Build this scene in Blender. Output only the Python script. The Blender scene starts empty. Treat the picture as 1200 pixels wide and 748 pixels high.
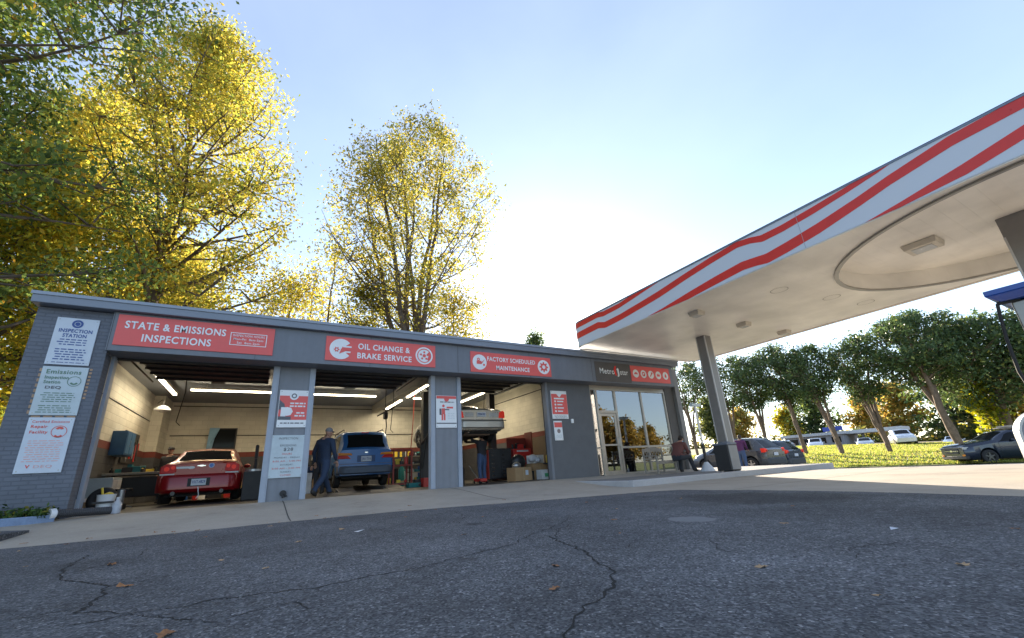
import bpy, bmesh, math, random
import numpy as np
from mathutils import Vector, Matrix
R = math.radians
scene = bpy.context.scene
# ------------------------------------------------------------------ camera, world, sun, exposure
cd = bpy.data.cameras.new('camera'); cam = bpy.data.objects.new('camera', cd)
scene.collection.objects.link(cam); scene.camera = cam
cd.sensor_width = 36; cd.lens = 14.55; cd.shift_x = .0083; cd.shift_y = .0133
cd.clip_start = .05; cd.clip_end = 3000
RT = Matrix(((0.872637378, -0.106193186, -0.476683347),
             (-0.485028625, -0.302414268, -0.820544224),
             (-0.057019638, 0.947242645, -0.315404730)))
cam.matrix_world = Matrix.Translation((0, 0, .37)) @ RT.to_4x4()
SUN_AZ, SUN_EL = R(37), R(16)
w = bpy.data.worlds.new('World'); scene.world = w; w.use_nodes = True
nt = w.node_tree; bg = nt.nodes['Background']
sky = nt.nodes.new('ShaderNodeTexSky'); sky.sky_type = 'NISHITA'; sky.sun_disc = False
sky.sun_elevation = SUN_EL; sky.sun_rotation = SUN_AZ
sky.air_density = 1.0; sky.dust_density = .35; sky.ozone_density = 3.0; sky.altitude = 50
# thin high cloud veil
tc = nt.nodes.new('ShaderNodeTexCoord'); mp = nt.nodes.new('ShaderNodeMapping'); mp.inputs['Scale'].default_value = (1.0, 1.0, 1.6)
nz = nt.nodes.new('ShaderNodeTexNoise'); nz.inputs['Scale'].default_value = 1.6; nz.inputs['Detail'].default_value = 8; nz.inputs['Distortion'].default_value = .1
rp = nt.nodes.new('ShaderNodeValToRGB'); rp.color_ramp.elements[0].position = .25; rp.color_ramp.elements[1].position = .85; rp.color_ramp.elements[0].color = (.07, .07, .07, 1)
rp.color_ramp.elements[1].color = (.22, .22, .22, 1)
mx = nt.nodes.new('ShaderNodeMixRGB'); mx.inputs[2].default_value = (5.6, 6.2, 7.4, 1)
nt.links.new(tc.outputs['Generated'], mp.inputs[0]); nt.links.new(mp.outputs[0], nz.inputs['Vector'])
nt.links.new(nz.outputs['Fac'], rp.inputs[0]); nt.links.new(rp.outputs[0], mx.inputs[0])
hs = nt.nodes.new('ShaderNodeHueSaturation'); hs.inputs['Saturation'].default_value = .84; nt.links.new(sky.outputs[0], hs.inputs['Color']); nt.links.new(hs.outputs[0], mx.inputs[1]); nt.links.new(mx.outputs[0], bg.inputs[0])
bg.inputs[1].default_value = .095
sd = bpy.data.lights.new('sun', 'SUN'); sd.energy = 4.8; sd.angle = R(.6); sd.color = (1.0, .86, .68)
sun = bpy.data.objects.new('sun', sd); scene.collection.objects.link(sun)
sv = Vector((math.sin(SUN_AZ) * math.cos(SUN_EL), math.cos(SUN_AZ) * math.cos(SUN_EL), math.sin(SUN_EL)))
sun.rotation_euler = sv.to_track_quat('Z', 'Y').to_euler(); sun.location = (0, 0, 40)
scene.view_settings.view_transform = 'Standard'; scene.view_settings.look = 'None'
scene.view_settings.exposure = 1.8; scene.view_settings.gamma = 1
# ------------------------------------------------------------------ helpers
COL = scene.collection
def mat(name, col, rough=.6, metal=0., var=.12, vs=4., bump=0., bs=40., spec=.5, emis=None, es=0., coat=0., det=6):
    m = bpy.data.materials.get(name)
    if m: return m
    m = bpy.data.materials.new(name); m.use_nodes = True
    n = m.node_tree.nodes; l = m.node_tree.links; b = n['Principled BSDF']
    b.inputs['Roughness'].default_value = rough; b.inputs['Metallic'].default_value = metal
    b.inputs['Specular IOR Level'].default_value = spec; b.inputs['Coat Weight'].default_value = coat
    b.inputs['Base Color'].default_value = (*col, 1)
    t = n.new('ShaderNodeTexCoord')
    if name == 'car_glass': b.inputs['IOR'].default_value = 1.28
    if var:
        z = n.new('ShaderNodeTexNoise'); z.inputs['Scale'].default_value = vs; z.inputs['Detail'].default_value = det; z.inputs['Roughness'].default_value = .65
        r = n.new('ShaderNodeMapRange'); r.inputs[1].default_value = .3; r.inputs[2].default_value = .7; r.inputs[3].default_value = 1 - var; r.inputs[4].default_value = 1 + var
        mm = n.new('ShaderNodeVectorMath'); mm.operation = 'SCALE'; mm.inputs[0].default_value = col
        l.new(t.outputs['Object'], z.inputs['Vector']); l.new(z.outputs['Fac'], r.inputs[0]); l.new(r.outputs[0], mm.inputs['Scale']); l.new(mm.outputs[0], b.inputs['Base Color'])
        r2 = n.new('ShaderNodeMapRange'); r2.inputs[1].default_value = .3; r2.inputs[2].default_value = .7; r2.inputs[3].default_value = max(0, rough - .08); r2.inputs[4].default_value = min(1, rough + .08)
        l.new(z.outputs['Fac'], r2.inputs[0]); l.new(r2.outputs[0], b.inputs['Roughness'])
    if bump:
        z = n.new('ShaderNodeTexNoise'); z.inputs['Scale'].default_value = bs; z.inputs['Detail'].default_value = 4
        u = n.new('ShaderNodeBump'); u.inputs['Strength'].default_value = bump; u.inputs['Distance'].default_value = .01
        l.new(t.outputs['Object'], z.inputs['Vector']); l.new(z.outputs['Fac'], u.inputs['Height']); l.new(u.outputs[0], b.inputs['Normal'])
    if emis:
        b.inputs['Emission Color'].default_value = (*emis, 1); b.inputs['Emission Strength'].default_value = es
    return m
def sub_nodes(m): return m.node_tree.nodes, m.node_tree.links, m.node_tree.nodes['Principled BSDF']

def streaky(name, col, rough, amt):
    """paint with faint run-off streaks and scuffs"""
    m = mat(name, col, rough, var=.08, vs=3); n, l, b = sub_nodes(m); g = n.new('ShaderNodeNewGeometry'); mp_ = n.new('ShaderNodeMapping'); mp_.inputs['Scale'].default_value = (9, 9, .5)
    z = n.new('ShaderNodeTexNoise'); z.inputs['Scale'].default_value = 1; z.inputs['Detail'].default_value = 6; l.new(g.outputs['Position'], mp_.inputs[0]); l.new(mp_.outputs[0], z.inputs['Vector'])
    r = n.new('ShaderNodeMapRange'); r.inputs[1].default_value = .35; r.inputs[2].default_value = .7; r.inputs[3].default_value = 1 + amt; r.inputs[4].default_value = 1 - amt; l.new(z.outputs['Fac'], r.inputs[0])
    v = n.new('ShaderNodeVectorMath'); v.operation = 'SCALE'; src = b.inputs['Base Color'].links[0].from_socket; l.new(src, v.inputs[0]); l.new(r.outputs[0], v.inputs['Scale']); l.new(v.outputs[0], b.inputs['Base Color']); return m
class MB:
    def __init__(s): s.v = []; s.f = []; s.mi = []
    def add(s, vs, fs, mi=0):
        o = len(s.v); s.v += [tuple(p) for p in vs]; s.f += [tuple(i + o for i in f) for f in fs]; s.mi += [mi] * len(fs); return s
    def box(s, x0, x1, y0, y1, z0, z1, mi=0, M=None):
        vs = [(x, y, z) for z in (z0, z1) for y in (y0, y1) for x in (x0, x1)]
        if M: vs = [M @ Vector(p) for p in vs]
        return s.add(vs, [(0, 2, 3, 1), (4, 5, 7, 6), (0, 1, 5, 4), (2, 6, 7, 3), (0, 4, 6, 2), (1, 3, 7, 5)], mi)
    def prism(s, pts, y0, y1, mi=0):            # polygon in x,z extruded along y
        n = len(pts); vs = [(x, y0, z) for x, z in pts] + [(x, y1, z) for x, z in pts]
        return s.add(vs, [tuple(range(n)), tuple(reversed(range(n, 2 * n)))] + [(i, i + n, (i + 1) % n + n, (i + 1) % n) for i in range(n)], mi)
    def plate(s, pts, z0, z1, mi=0):            # polygon in x,y extruded along z
        n = len(pts); vs = [(x, y, z0) for x, y in pts] + [(x, y, z1) for x, y in pts]
        return s.add(vs, [tuple(reversed(range(n))), tuple(range(n, 2 * n))] + [(i, (i + 1) % n, (i + 1) % n + n, i + n) for i in range(n)], mi)
    def tube(s, pts, r, n=8, mi=0, cap=True):
        pts = [Vector(p) for p in pts]; rs = r if isinstance(r, (list, tuple)) else [r] * len(pts)
        vs = []; fs = []; up = None
        for i, p in enumerate(pts):
            d = (pts[min(i + 1, len(pts) - 1)] - pts[max(i - 1, 0)]).normalized()
            if up is None: up = Vector((0, 0, 1)) if abs(d.z) < .9 else Vector((1, 0, 0))
            a = d.cross(up).normalized(); up = a.cross(d).normalized()
            for k in range(n):
                t = 2 * math.pi * k / n; vs.append(p + (a * math.cos(t) + up * math.sin(t)) * rs[i])
        for i in range(len(pts) - 1):
            for k in range(n):
                k2 = (k + 1) % n; fs.append((i * n + k, i * n + k2, (i + 1) * n + k2, (i + 1) * n + k))
        if cap: fs += [tuple(reversed(range(n))), tuple(range((len(pts) - 1) * n, len(pts) * n))]
        return s.add(vs, fs, mi)
    def cyl(s, c, axis, r, h, n=24, mi=0, r2=None):
        c = Vector(c); a = Vector(axis).normalized() * h
        return s.tube([c, c + a], [r, r if r2 is None else r2], n, mi)
    def disc(s, c, r, n=24, mi=0, a0=0, a1=2 * math.pi, r0=0, y=True):    # thin disc facing -y at c
        c = Vector(c); m = n
        o = [(c.x + r * math.cos(a0 + (a1 - a0) * k / m), c.y, c.z + r * math.sin(a0 + (a1 - a0) * k / m)) for k in range(m + 1)]
        i_ = [(c.x + r0 * math.cos(a0 + (a1 - a0) * k / m), c.y, c.z + r0 * math.sin(a0 + (a1 - a0) * k / m)) for k in range(m + 1)]
        return s.add(o + i_, [(k, k + 1, m + 1 + k + 1, m + 1 + k) for k in range(m)], mi)
    def sphere(s, c, rx, ry, rz, n=14, m=9, mi=0, M=None):
        c = Vector(c); vs = [c + Vector((0, 0, -rz))]
        for j in range(1, m):
            p = math.pi * j / m - math.pi / 2
            for k in range(n):
                t = 2 * math.pi * k / n; vs.append(c + Vector((rx * math.cos(p) * math.cos(t), ry * math.cos(p) * math.sin(t), rz * math.sin(p))))
        vs.append(c + Vector((0, 0, rz))); fs = []
        for k in range(n): fs.append((0, 1 + (k + 1) % n, 1 + k))
        for j in range(m - 2):
            for k in range(n):
                a = 1 + j * n + k; b = 1 + j * n + (k + 1) % n; fs.append((a, b, b + n, a + n))
        L = len(vs) - 1
        for k in range(n): fs.append((L, L - n + k, L - n + (k + 1) % n))
        if M: vs = [M @ v for v in vs]
        return s.add(vs, fs, mi)
    def build(s, name, m, parent=None, smooth=0, bevel=0, kind=None):
        me = bpy.data.meshes.new(name); me.from_pydata(s.v, [], s.f)
        ms = m if isinstance(m, (list, tuple)) else [m]
        for q in ms: me.materials.append(q)
        if any(s.mi): me.polygons.foreach_set('material_index', s.mi)
        bm = bmesh.new(); bm.from_mesh(me); bmesh.ops.recalc_face_normals(bm, faces=bm.faces); bm.to_mesh(me); bm.free()
        if smooth: me.shade_smooth(); me.set_sharp_from_angle(angle=R(smooth))
        me.update(); o = bpy.data.objects.new(name, me); COL.objects.link(o)
        if parent: o.parent = parent
        if bevel:
            b = o.modifiers.new('bevel', 'BEVEL'); b.width = bevel; b.segments = 2; b.limit_method = 'ANGLE'; b.angle_limit = R(40)
        if kind: o['kind'] = kind
        return o
def tag(o, label, cat, group=None):
    o['label'] = label; o['category'] = cat
    if group: o['group'] = group
    return o
def thing(name, label, cat, loc=(0, 0, 0), rz=0, group=None):
    o = bpy.data.objects.new(name, None); o.empty_display_size = .2; COL.objects.link(o); o.location = loc; o.rotation_euler = (0, 0, rz)
    return tag(o, label, cat, group)
def copy_tree(o, parent=None):
    c = o.copy(); COL.objects.link(c)
    if parent: c.parent = parent
    for ch in list(o.children): copy_tree(ch, c)
    return c
def text(s, size, x, y, z, m, parent, name='lettering', bold=.012, align='LEFT', shear=0, sx=1., ext=.004, ls=1.):
    """letters standing in the x,z plane and facing -y; z is the baseline"""
    cu = bpy.data.curves.new(name, 'FONT'); cu.body = s; cu.size = size; cu.align_x = align; cu.extrude = ext; cu.offset = bold * size; cu.shear = shear; cu.space_line = ls; cu.space_character = 1.1
    cu.resolution_u = 3
    t = bpy.data.objects.new(name, cu); COL.objects.link(t)
    dg = bpy.context.evaluated_depsgraph_get(); me = bpy.data.meshes.new_from_object(t.evaluated_get(dg)); bpy.data.objects.remove(t); bpy.data.curves.remove(cu)
    me.transform(Matrix.Translation((x, y, z)) @ Matrix.Rotation(R(90), 4, 'X') @ Matrix.Diagonal((sx, 1, 1, 1)))
    me.materials.clear(); me.materials.append(m)
    o = bpy.data.objects.new(name, me); COL.objects.link(o); o.name = name
    if parent: o.parent = parent
    return o
# ------------------------------------------------------------------ materials
M_white = mat('white_paint', (.78, .79, .8), .5)
M_black = mat('black_matte', (.02, .02, .022), .55)
M_dark = mat('dark_grease', (.035, .034, .034), .6, var=.3)
M_rubber = mat('tyre_rubber', (.022, .022, .023), .8)
M_steel = mat('galvanised_steel', (.42, .43, .44), .38, .8)
M_chrome = mat('chrome', (.7, .7, .7), .15, 1, var=0)
M_redp = mat('red_paint', (.48, .03, .025), .4)
M_signred = mat('sign_red', (.76, .12, .11), .5, var=.04)
M_signwhite = mat('sign_white', (.8, .82, .84), .5, var=.03)
M_blue = mat('blue_plastic', (.02, .09, .3), .4)
M_wood = mat('weathered_wood', (.27, .245, .21), .75, var=.25, vs=9, bump=.4)
M_card = mat('cardboard', (.42, .27, .14), .85, var=.1)
M_glassdark = mat('car_glass', (.012, .014, .016), .1, spec=.35, var=0)
M_fascia = streaky('fascia_grey', (.16, .175, .205), .5, .05)
M_frame = mat('jamb_light_grey', (.34, .38, .45), .5, .0, var=.08)
M_pillar = streaky('pillar_grey', (.19, .205, .235), .5, .07)

def brick_mat(name, col, mortar, bw, bh, ms=.012, bump=.6, stripes=None, rough=.75, var=.1):
    m = bpy.data.materials.new(name); m.use_nodes = True; n, l, b = sub_nodes(m)
    b.inputs['Roughness'].default_value = rough
    g = n.new('ShaderNodeNewGeometry'); s = n.new('ShaderNodeSeparateXYZ'); l.new(g.outputs['Position'], s.inputs[0])
    ad = n.new('ShaderNodeMath'); ad.operation = 'ADD'; l.new(s.outputs[0], ad.inputs[0]); l.new(s.outputs[1], ad.inputs[1])
    c = n.new('ShaderNodeCombineXYZ'); l.new(ad.outputs[0], c.inputs[0]); l.new(s.outputs[2], c.inputs[1])
    k = n.new('ShaderNodeTexBrick'); k.inputs['Scale'].default_value = 1; k.inputs['Brick Width'].default_value = bw; k.inputs['Row Height'].default_value = bh
    k.inputs['Mortar Size'].default_value = ms; k.inputs['Mortar Smooth'].default_value = .3
    k.inputs['Color1'].default_value = (1, 1, 1, 1); k.inputs['Color2'].default_value = (.9, .9, .9, 1); k.inputs['Mortar'].default_value = (mortar,) * 3 + (1,)
    l.new(c.outputs[0], k.inputs['Vector'])
    z = n.new('ShaderNodeTexNoise'); z.inputs['Scale'].default_value = 1.3; z.inputs['Detail'].default_value = 8; l.new(g.outputs['Position'], z.inputs['Vector'])
    r = n.new('ShaderNodeMapRange'); r.inputs[1].default_value = .3; r.inputs[2].default_value = .7; r.inputs[3].default_value = 1 - var; r.inputs[4].default_value = 1 + var; l.new(z.outputs['Fac'], r.inputs[0])
    mu = n.new('ShaderNodeMixRGB'); mu.blend_type = 'MULTIPLY'; mu.inputs[0].default_value = 1; l.new(k.outputs['Color'], mu.inputs[1])
    if stripes:
        rm = n.new('ShaderNodeValToRGB'); rm.color_ramp.interpolation = 'CONSTANT'; e = rm.color_ramp.elements
        mr = n.new('ShaderNodeMapRange'); mr.inputs[1].default_value = 0; mr.inputs[2].default_value = 5; l.new(s.outputs[2], mr.inputs[0]); l.new(mr.outputs[0], rm.inputs[0])
        for i, (h, cc) in enumerate(stripes):
            if i < 2: el = e[i]; el.position = h / 5
            else: el = e.new(h / 5)
            el.color = (*cc, 1)
        l.new(rm.outputs[0], mu.inputs[2])
    else: mu.inputs[2].default_value = (*col, 1)
    vm = n.new('ShaderNodeVectorMath'); vm.operation = 'SCALE'; l.new(mu.outputs[0], vm.inputs[0]); l.new(r.outputs[0], vm.inputs['Scale']); l.new(vm.outputs[0], b.inputs['Base Color'])
    u = n.new('ShaderNodeBump'); u.inputs['Strength'].default_value = bump; u.inputs['Distance'].default_value = .012; l.new(k.outputs['Fac'], u.inputs['Height']); u.invert = True
    l.new(u.outputs[0], b.inputs['Normal']); return m
M_brick = brick_mat('painted_brick', (.15, .165, .2), .8, .22, .075)
M_block = brick_mat('painted_block_interior', (.5, .45, .33), .82, .4, .2, .01, stripes=[(0, (.07, .07, .075)), (1.6, (.17, .035, .025)), (1.8, (.58, .55, .46))])
M_stucco = mat('grey_stucco', (.13, .135, .145), .9, var=.1, vs=3, bump=.9, bs=60)

def asphalt_mat():
    m = bpy.data.materials.new('asphalt'); m.use_nodes = True; n, l, b = sub_nodes(m)
    g = n.new('ShaderNodeNewGeometry')
    v = n.new('ShaderNodeTexVoronoi'); v.inputs['Scale'].default_value = 95; l.new(g.outputs['Position'], v.inputs['Vector'])
    z = n.new('ShaderNodeTexNoise'); z.inputs['Scale'].default_value = .9; z.inputs['Detail'].default_value = 9; z.inputs['Roughness'].default_value = .7; l.new(g.outputs['Position'], z.inputs['Vector'])
    z2 = n.new('ShaderNodeTexNoise'); z2.inputs['Scale'].default_value = 70; z2.inputs['Detail'].default_value = 3; l.new(g.outputs['Position'], z2.inputs['Vector'])
    rr = n.new('ShaderNodeValToRGB'); e = rr.color_ramp.elements; e[0].position = 0; e[0].color = (.02, .021, .024, 1); e[1].position = 1; e[1].color = (.36, .36, .37, 1)
    x = e.new(.5); x.color = (.088, .093, .103, 1); x = e.new(.8); x.color = (.15, .155, .165, 1); l.new(v.outputs['Color'], rr.inputs[0])
    r = n.new('ShaderNodeMapRange'); r.inputs[1].default_value = .3; r.inputs[2].default_value = .7; r.inputs[3].default_value = .7; r.inputs[4].default_value = 1.35; l.new(z.outputs['Fac'], r.inputs[0])
    z3 = n.new('ShaderNodeTexNoise'); z3.inputs['Scale'].default_value = 14; z3.inputs['Detail'].default_value = 6; z3.inputs['Roughness'].default_value = .75; l.new(g.outputs['Position'], z3.inputs['Vector'])
    r3 = n.new('ShaderNodeMapRange'); r3.inputs[1].default_value = .35; r3.inputs[2].default_value = .65; r3.inputs[3].default_value = .72; r3.inputs[4].default_value = 1.28; l.new(z3.outputs['Fac'], r3.inputs[0])
    last = n.new('ShaderNodeMath'); last.operation = 'MULTIPLY'; l.new(r.outputs[0], last.inputs[0]); l.new(r3.outputs[0], last.inputs[1]); last = last.outputs[0]
    for cx, cy, ax, ay, rad, mul in ((6.0, 3.7, 1, .6, 1.15, .5), (2.8, 1.5, 1, 1, .8, 1.2), (.8, 3.6, .6, 1, .9, 1.18), (4.9, 2.0, 1, .5, 1.0, .8), (-1.2, 5.2, 1, 1, .5, .8), (2.2, 4.7, 3, 3, .5, .6), (1.3, 2.9, 4, 4, .35, .6)):   # old oil, wear and patches
        mpp = n.new('ShaderNodeMapping'); mpp.inputs['Location'].default_value = (-cx * ax, -cy * ay, 0); mpp.inputs['Scale'].default_value = (ax, ay, 0); l.new(g.outputs['Position'], mpp.inputs[0])
        ln = n.new('ShaderNodeVectorMath'); ln.operation = 'LENGTH'; l.new(mpp.outputs[0], ln.inputs[0]); ma = n.new('ShaderNodeMath'); ma.operation = 'MULTIPLY_ADD'; ma.inputs[1].default_value = rad * 1.1; l.new(z.outputs['Fac'], ma.inputs[0]); l.new(ln.outputs['Value'], ma.inputs[2])
        mr = n.new('ShaderNodeMapRange'); mr.interpolation_type = 'SMOOTHSTEP'; mr.inputs[1].default_value = rad * .9; mr.inputs[2].default_value = rad * 1.6; mr.inputs[3].default_value = mul; mr.inputs[4].default_value = 1; l.new(ma.outputs[0], mr.inputs[0])
        q = n.new('ShaderNodeMath'); q.operation = 'MULTIPLY'; l.new(last, q.inputs[0]); l.new(mr.outputs[0], q.inputs[1]); last = q.outputs[0]
    vm = n.new('ShaderNodeVectorMath'); vm.operation = 'SCALE'; l.new(rr.outputs[0], vm.inputs[0]); l.new(last, vm.inputs['Scale']); l.new(vm.outputs[0], b.inputs['Base Color'])
    b.inputs['Roughness'].default_value = .82; b.inputs['Specular IOR Level'].default_value = .35
    ad = n.new('ShaderNodeMath'); ad.operation = 'ADD'; l.new(v.outputs['Distance'], ad.inputs[0]); l.new(z2.outputs['Fac'], ad.inputs[1])
    u = n.new('ShaderNodeBump'); u.inputs['Strength'].default_value = .8; u.inputs['Distance'].default_value = .006; l.new(ad.outputs[0], u.inputs['Height']); l.new(u.outputs[0], b.inputs['Normal']); return m
def concrete_mat(name, col, var=.2):
    m = bpy.data.materials.new(name); m.use_nodes = True; n, l, b = sub_nodes(m)
    g = n.new('ShaderNodeNewGeometry')
    z = n.new('ShaderNodeTexNoise'); z.inputs['Scale'].default_value = .8; z.inputs['Detail'].default_value = 10; z.inputs['Roughness'].default_value = .72; l.new(g.outputs['Position'], z.inputs['Vector'])
    z2 = n.new('ShaderNodeTexNoise'); z2.inputs['Scale'].default_value = 45; z2.inputs['Detail'].default_value = 5; l.new(g.outputs['Position'], z2.inputs['Vector'])
    r = n.new('ShaderNodeValToRGB'); e = r.color_ramp.elements; e[0].position = .3; e[0].color = tuple(c * (1 - 1.6 * var) for c in col) + (1,); e[1].position = .62; e[1].color = tuple(c * (1 + var * .6) for c in col) + (1,)
    x = e.new(.42); x.color = tuple(c * (1 - .2 * var) for c in col) + (1,); l.new(z.outputs['Fac'], r.inputs[0])
    r2 = n.new('ShaderNodeMapRange'); r2.inputs[3].default_value = .8; r2.inputs[4].default_value = 1.2; l.new(z2.outputs['Fac'], r2.inputs[0])
    vm = n.new('ShaderNodeVectorMath'); vm.operation = 'SCALE'; l.new(r.outputs[0], vm.inputs[0]); l.new(r2.outputs[0], vm.inputs['Scale']); l.new(vm.outputs[0], b.inputs['Base Color'])
    b.inputs['Roughness'].default_value = .85
    u = n.new('ShaderNodeBump'); u.inputs['Strength'].default_value = .5; u.inputs['Distance'].default_value = .004; l.new(z2.outputs['Fac'], u.inputs['Height']); l.new(u.outputs[0], b.inputs['Normal']); return m
M_asphalt = asphalt_mat()
M_conc = concrete_mat('concrete', (.37, .33, .275)); M_curb = concrete_mat('curb_concrete', (.42, .42, .43), .12)
def leaf_mat(name, rough=.55, trans=.6):
    m = bpy.data.materials.new(name); m.use_nodes = True; n = m.node_tree.nodes; l = m.node_tree.links; n.clear()
    o = n.new('ShaderNodeOutputMaterial'); a = n.new('ShaderNodeAttribute'); a.attribute_name = 'tint'
    d = n.new('ShaderNodeBsdfPrincipled'); d.inputs['Roughness'].default_value = rough; d.inputs['Specular IOR Level'].default_value = .3
    t = n.new('ShaderNodeBsdfTranslucent'); x = n.new('ShaderNodeMixShader'); x.inputs[0].default_value = trans
    g = n.new('ShaderNodeVectorMath'); g.operation = 'MULTIPLY'; g.inputs[1].default_value = (1.35, 1.35, 1.1)
    l.new(a.outputs['Color'], d.inputs['Base Color']); l.new(a.outputs['Color'], g.inputs[0]); l.new(g.outputs[0], t.inputs['Color'])
    l.new(d.outputs[0], x.inputs[1]); l.new(t.outputs[0], x.inputs[2]); l.new(x.outputs[0], o.inputs[0]); return m
M_leaf = leaf_mat('leaves'); M_leaf2 = leaf_mat('waxy_leaves', .45, .35)
M_bark = mat('bark', (.13, .1, .075), .9, var=.35, vs=6, bump=.8, bs=14)
M_bark2 = mat('pale_bark', (.2, .14, .1), .9, var=.35, vs=5, bump=.8, bs=14)
# ------------------------------------------------------------------ ground
def sstep(a, b, x):
    t = np.clip((x - a) / (b - a), 0, 1); return t * t * (3 - 2 * t)
def gz(x, y):
    x = np.asarray(x, float); y = np.asarray(y, float)
    z = np.full(np.broadcast(x, y).shape, -.2)
    z = z - .53 * np.clip((x - 16) / 16, 0, 1)                       # forecourt falls away to the street side
    k = .045 * np.clip(y - 15, 0, 40)
    z = z + sstep(33.5, 44, x) * (.66 + k * .9) + sstep(44, 62, x) * (.42 + k * .15)
    return z
def gzf(x, y): return float(gz(x, y))
def grid(name, xs, ys, zf, m, kind='structure', noise=0):
    X, Y = np.meshgrid(xs, ys); Z = zf(X, Y); nx, ny = len(xs), len(ys)
    v = np.stack([X.ravel(), Y.ravel(), Z.ravel()], 1)
    if noise: v[:, 2] += np.random.RandomState(3).randn(len(v)) * noise
    f = [(j * nx + i, j * nx + i + 1, (j + 1) * nx + i + 1, (j + 1) * nx + i) for j in range(ny - 1) for i in range(nx - 1)]
    me = bpy.data.meshes.new(name); me.from_pydata(v.tolist(), [], f); me.materials.append(m); me.shade_smooth(); me.update()
    o = bpy.data.objects.new(name, me); COL.objects.link(o); o['kind'] = kind; return o
M_soil = mat('dry_ground', (.12, .1, .06), .95, var=.3, vs=.4)
M_grass = mat('grass_ground', (.19, .21, .07), .95, var=.35, vs=1.2, bump=1, bs=10)
xs = np.concatenate([np.array([-1500, -600, -200, -80]), np.arange(-40, 33, 2), np.arange(33, 66, .8), np.array([70, 80, 95, 120, 160, 300, 700, 1600])])
ys = np.concatenate([np.array([-1500, -500, -200, -90]), np.arange(-50, 80, 2), np.array([90, 120, 200, 500, 1500])])
grid('ground', xs, ys, lambda X, Y: gz(X, Y) - .03, M_soil)
# grass berm along the street
gxs = np.arange(32.6, 64, .5); gys = np.arange(-30, 70, 1.)
grid('grass_bank', gxs, gys, lambda X, Y: gz(X, Y) + .004 + .02 * np.sin(X * 1.7 + Y) * np.sin(Y * .8), M_grass)
# concrete forecourt and apron
def apron_z(X, Y):
    z = gz(X, Y) - .0
    up = sstep(8.0, 11.3, Y) * .2
    return z + np.where(X < 16, up, 0) + .004
grid('concrete_forecourt', np.concatenate([np.arange(-14, 16.1, .5), np.arange(17, 33, 1)]), np.concatenate([np.arange(-40, 7, 2), np.arange(7, 11.6, .1), np.arange(12, 60, 2)]), lambda X, Y: np.where((Y > 11.35) & (X < 15), -.03, apron_z(X, Y)), M_conc)
AZ = -.19
asp = [(-.96, 7.72), (.3, 7.75), (2, 7.62), (3.1, 7.35), (3.9, 7.02), (5.6, 6.55), (6.9, 6.18), (7.25, 5.95), (7.38, 4.5), (7.3, 3.07), (7.05, 1.9), (6.91, 1.42), (6.6, -1), (6, -40), (-60, -40), (-60, 8.0), (-8, 8.0), (-4, 8.0), (-2.7, 7.95)]
mb = MB(); rnd = random.Random(4); pts = []
for i, (a, b) in enumerate(zip(asp, asp[1:] + asp[:1])):
    L = math.dist(a, b); n = max(1, int(L / .12)) if L < 4 else 1
    for k in range(n):
        t = k / n; j = 0 if (k == 0 or n == 1) else rnd.uniform(-.018, .018); pts.append((a[0] + (b[0] - a[0]) * t + j, a[1] + (b[1] - a[1]) * t + j))
mb.plate(pts, AZ - .012, AZ); asphalt = mb.build('asphalt_lot', M_asphalt, kind='structure')
mb = MB(); mb.plate([(-3.05, 8.7), (-2.95, 9.5), (-3.6, 10.15), (-14, 10.4), (-14, 8.2)], -.25, -.075); mb.build('asphalt_driveway', M_asphalt, kind='structure')
# cracks, patch and stain as marks of the asphalt
M_crack = mat('crack_shadow_dirt', (.012, .012, .012), .95, var=.2)
def crack(pts, wd, seed, name='crack'):
    rn = random.Random(seed); P = [Vector((*p, 0)) for p in pts]; out = []
    for a, b in zip(P, P[1:]):
        n = max(2, int((b - a).length / .035)); d = (b - a).normalized(); q = Vector((-d.y, d.x, 0)); j = 0
        for k in range(n):
            j = j * .75 + rn.uniform(-.02, .02); out.append(a + (b - a) * k / n + q * j)
    out.append(P[-1]); vs = []; N = len(out)
    for i, p in enumerate(out):
        d = (out[min(i + 1, N - 1)] - out[max(i - 1, 0)]).normalized(); q = Vector((-d.y, d.x, 0)); ww = wd * 1.35 * rn.uniform(.3, 1.1) * min(1, (N - i) / 8, (i + 1) / 3)
        vs += [(p.x + q.x * ww / 2, p.y + q.y * ww / 2, AZ + .002), (p.x - q.x * ww / 2, p.y - q.y * ww / 2, AZ + .002)]
    m_ = MB(); m_.add(vs, [(2 * i, 2 * i + 1, 2 * i + 3, 2 * i + 2) for i in range(N - 1)]); return m_.build(name, M_crack, asphalt)
crack([(2.25, 3.35), (2.17, 3.09), (1.99, 2.46), (1.78, 2.01), (1.48, 1.72), (1.21, 1.58), (.99, 1.41), (.9, 1.25)], .014, 1)
crack([(2.17, 3.09), (2.5, 3.5), (3.0, 3.9)], .007, 2); crack([(2.0, 2.5), (2.3, 2.4), (2.6, 2.6)], .005, 3)
crack([(-.74, 2.95), (-.18, 2.95), (.38, 2.82), (.83, 2.88), (1.8, 3.17), (3.2, 4.2)], .009, 4)
crack([(-1.43, 6.06), (-1.25, 4.69), (-.75, 3.87), (-.74, 3.22), (-.49, 2.97)], .013, 5)
crack([(-.75, 3.87), (-.2, 4.1), (.1, 4.6)], .008, 6); crack([(-.74, 3.3), (-1.3, 3.2)], .007, 7); crack([(-1.25, 4.69), (-.9, 5.4), (-.95, 6.2)], .008, 8)
crack([(-.49, 2.97), (-.1, 2.5), (.2, 2.6), (.35, 2.3)], .007, 9); crack([(2.9, 2.2), (2.6, 1.9), (2.55, 1.6)], .006, 10)
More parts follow.
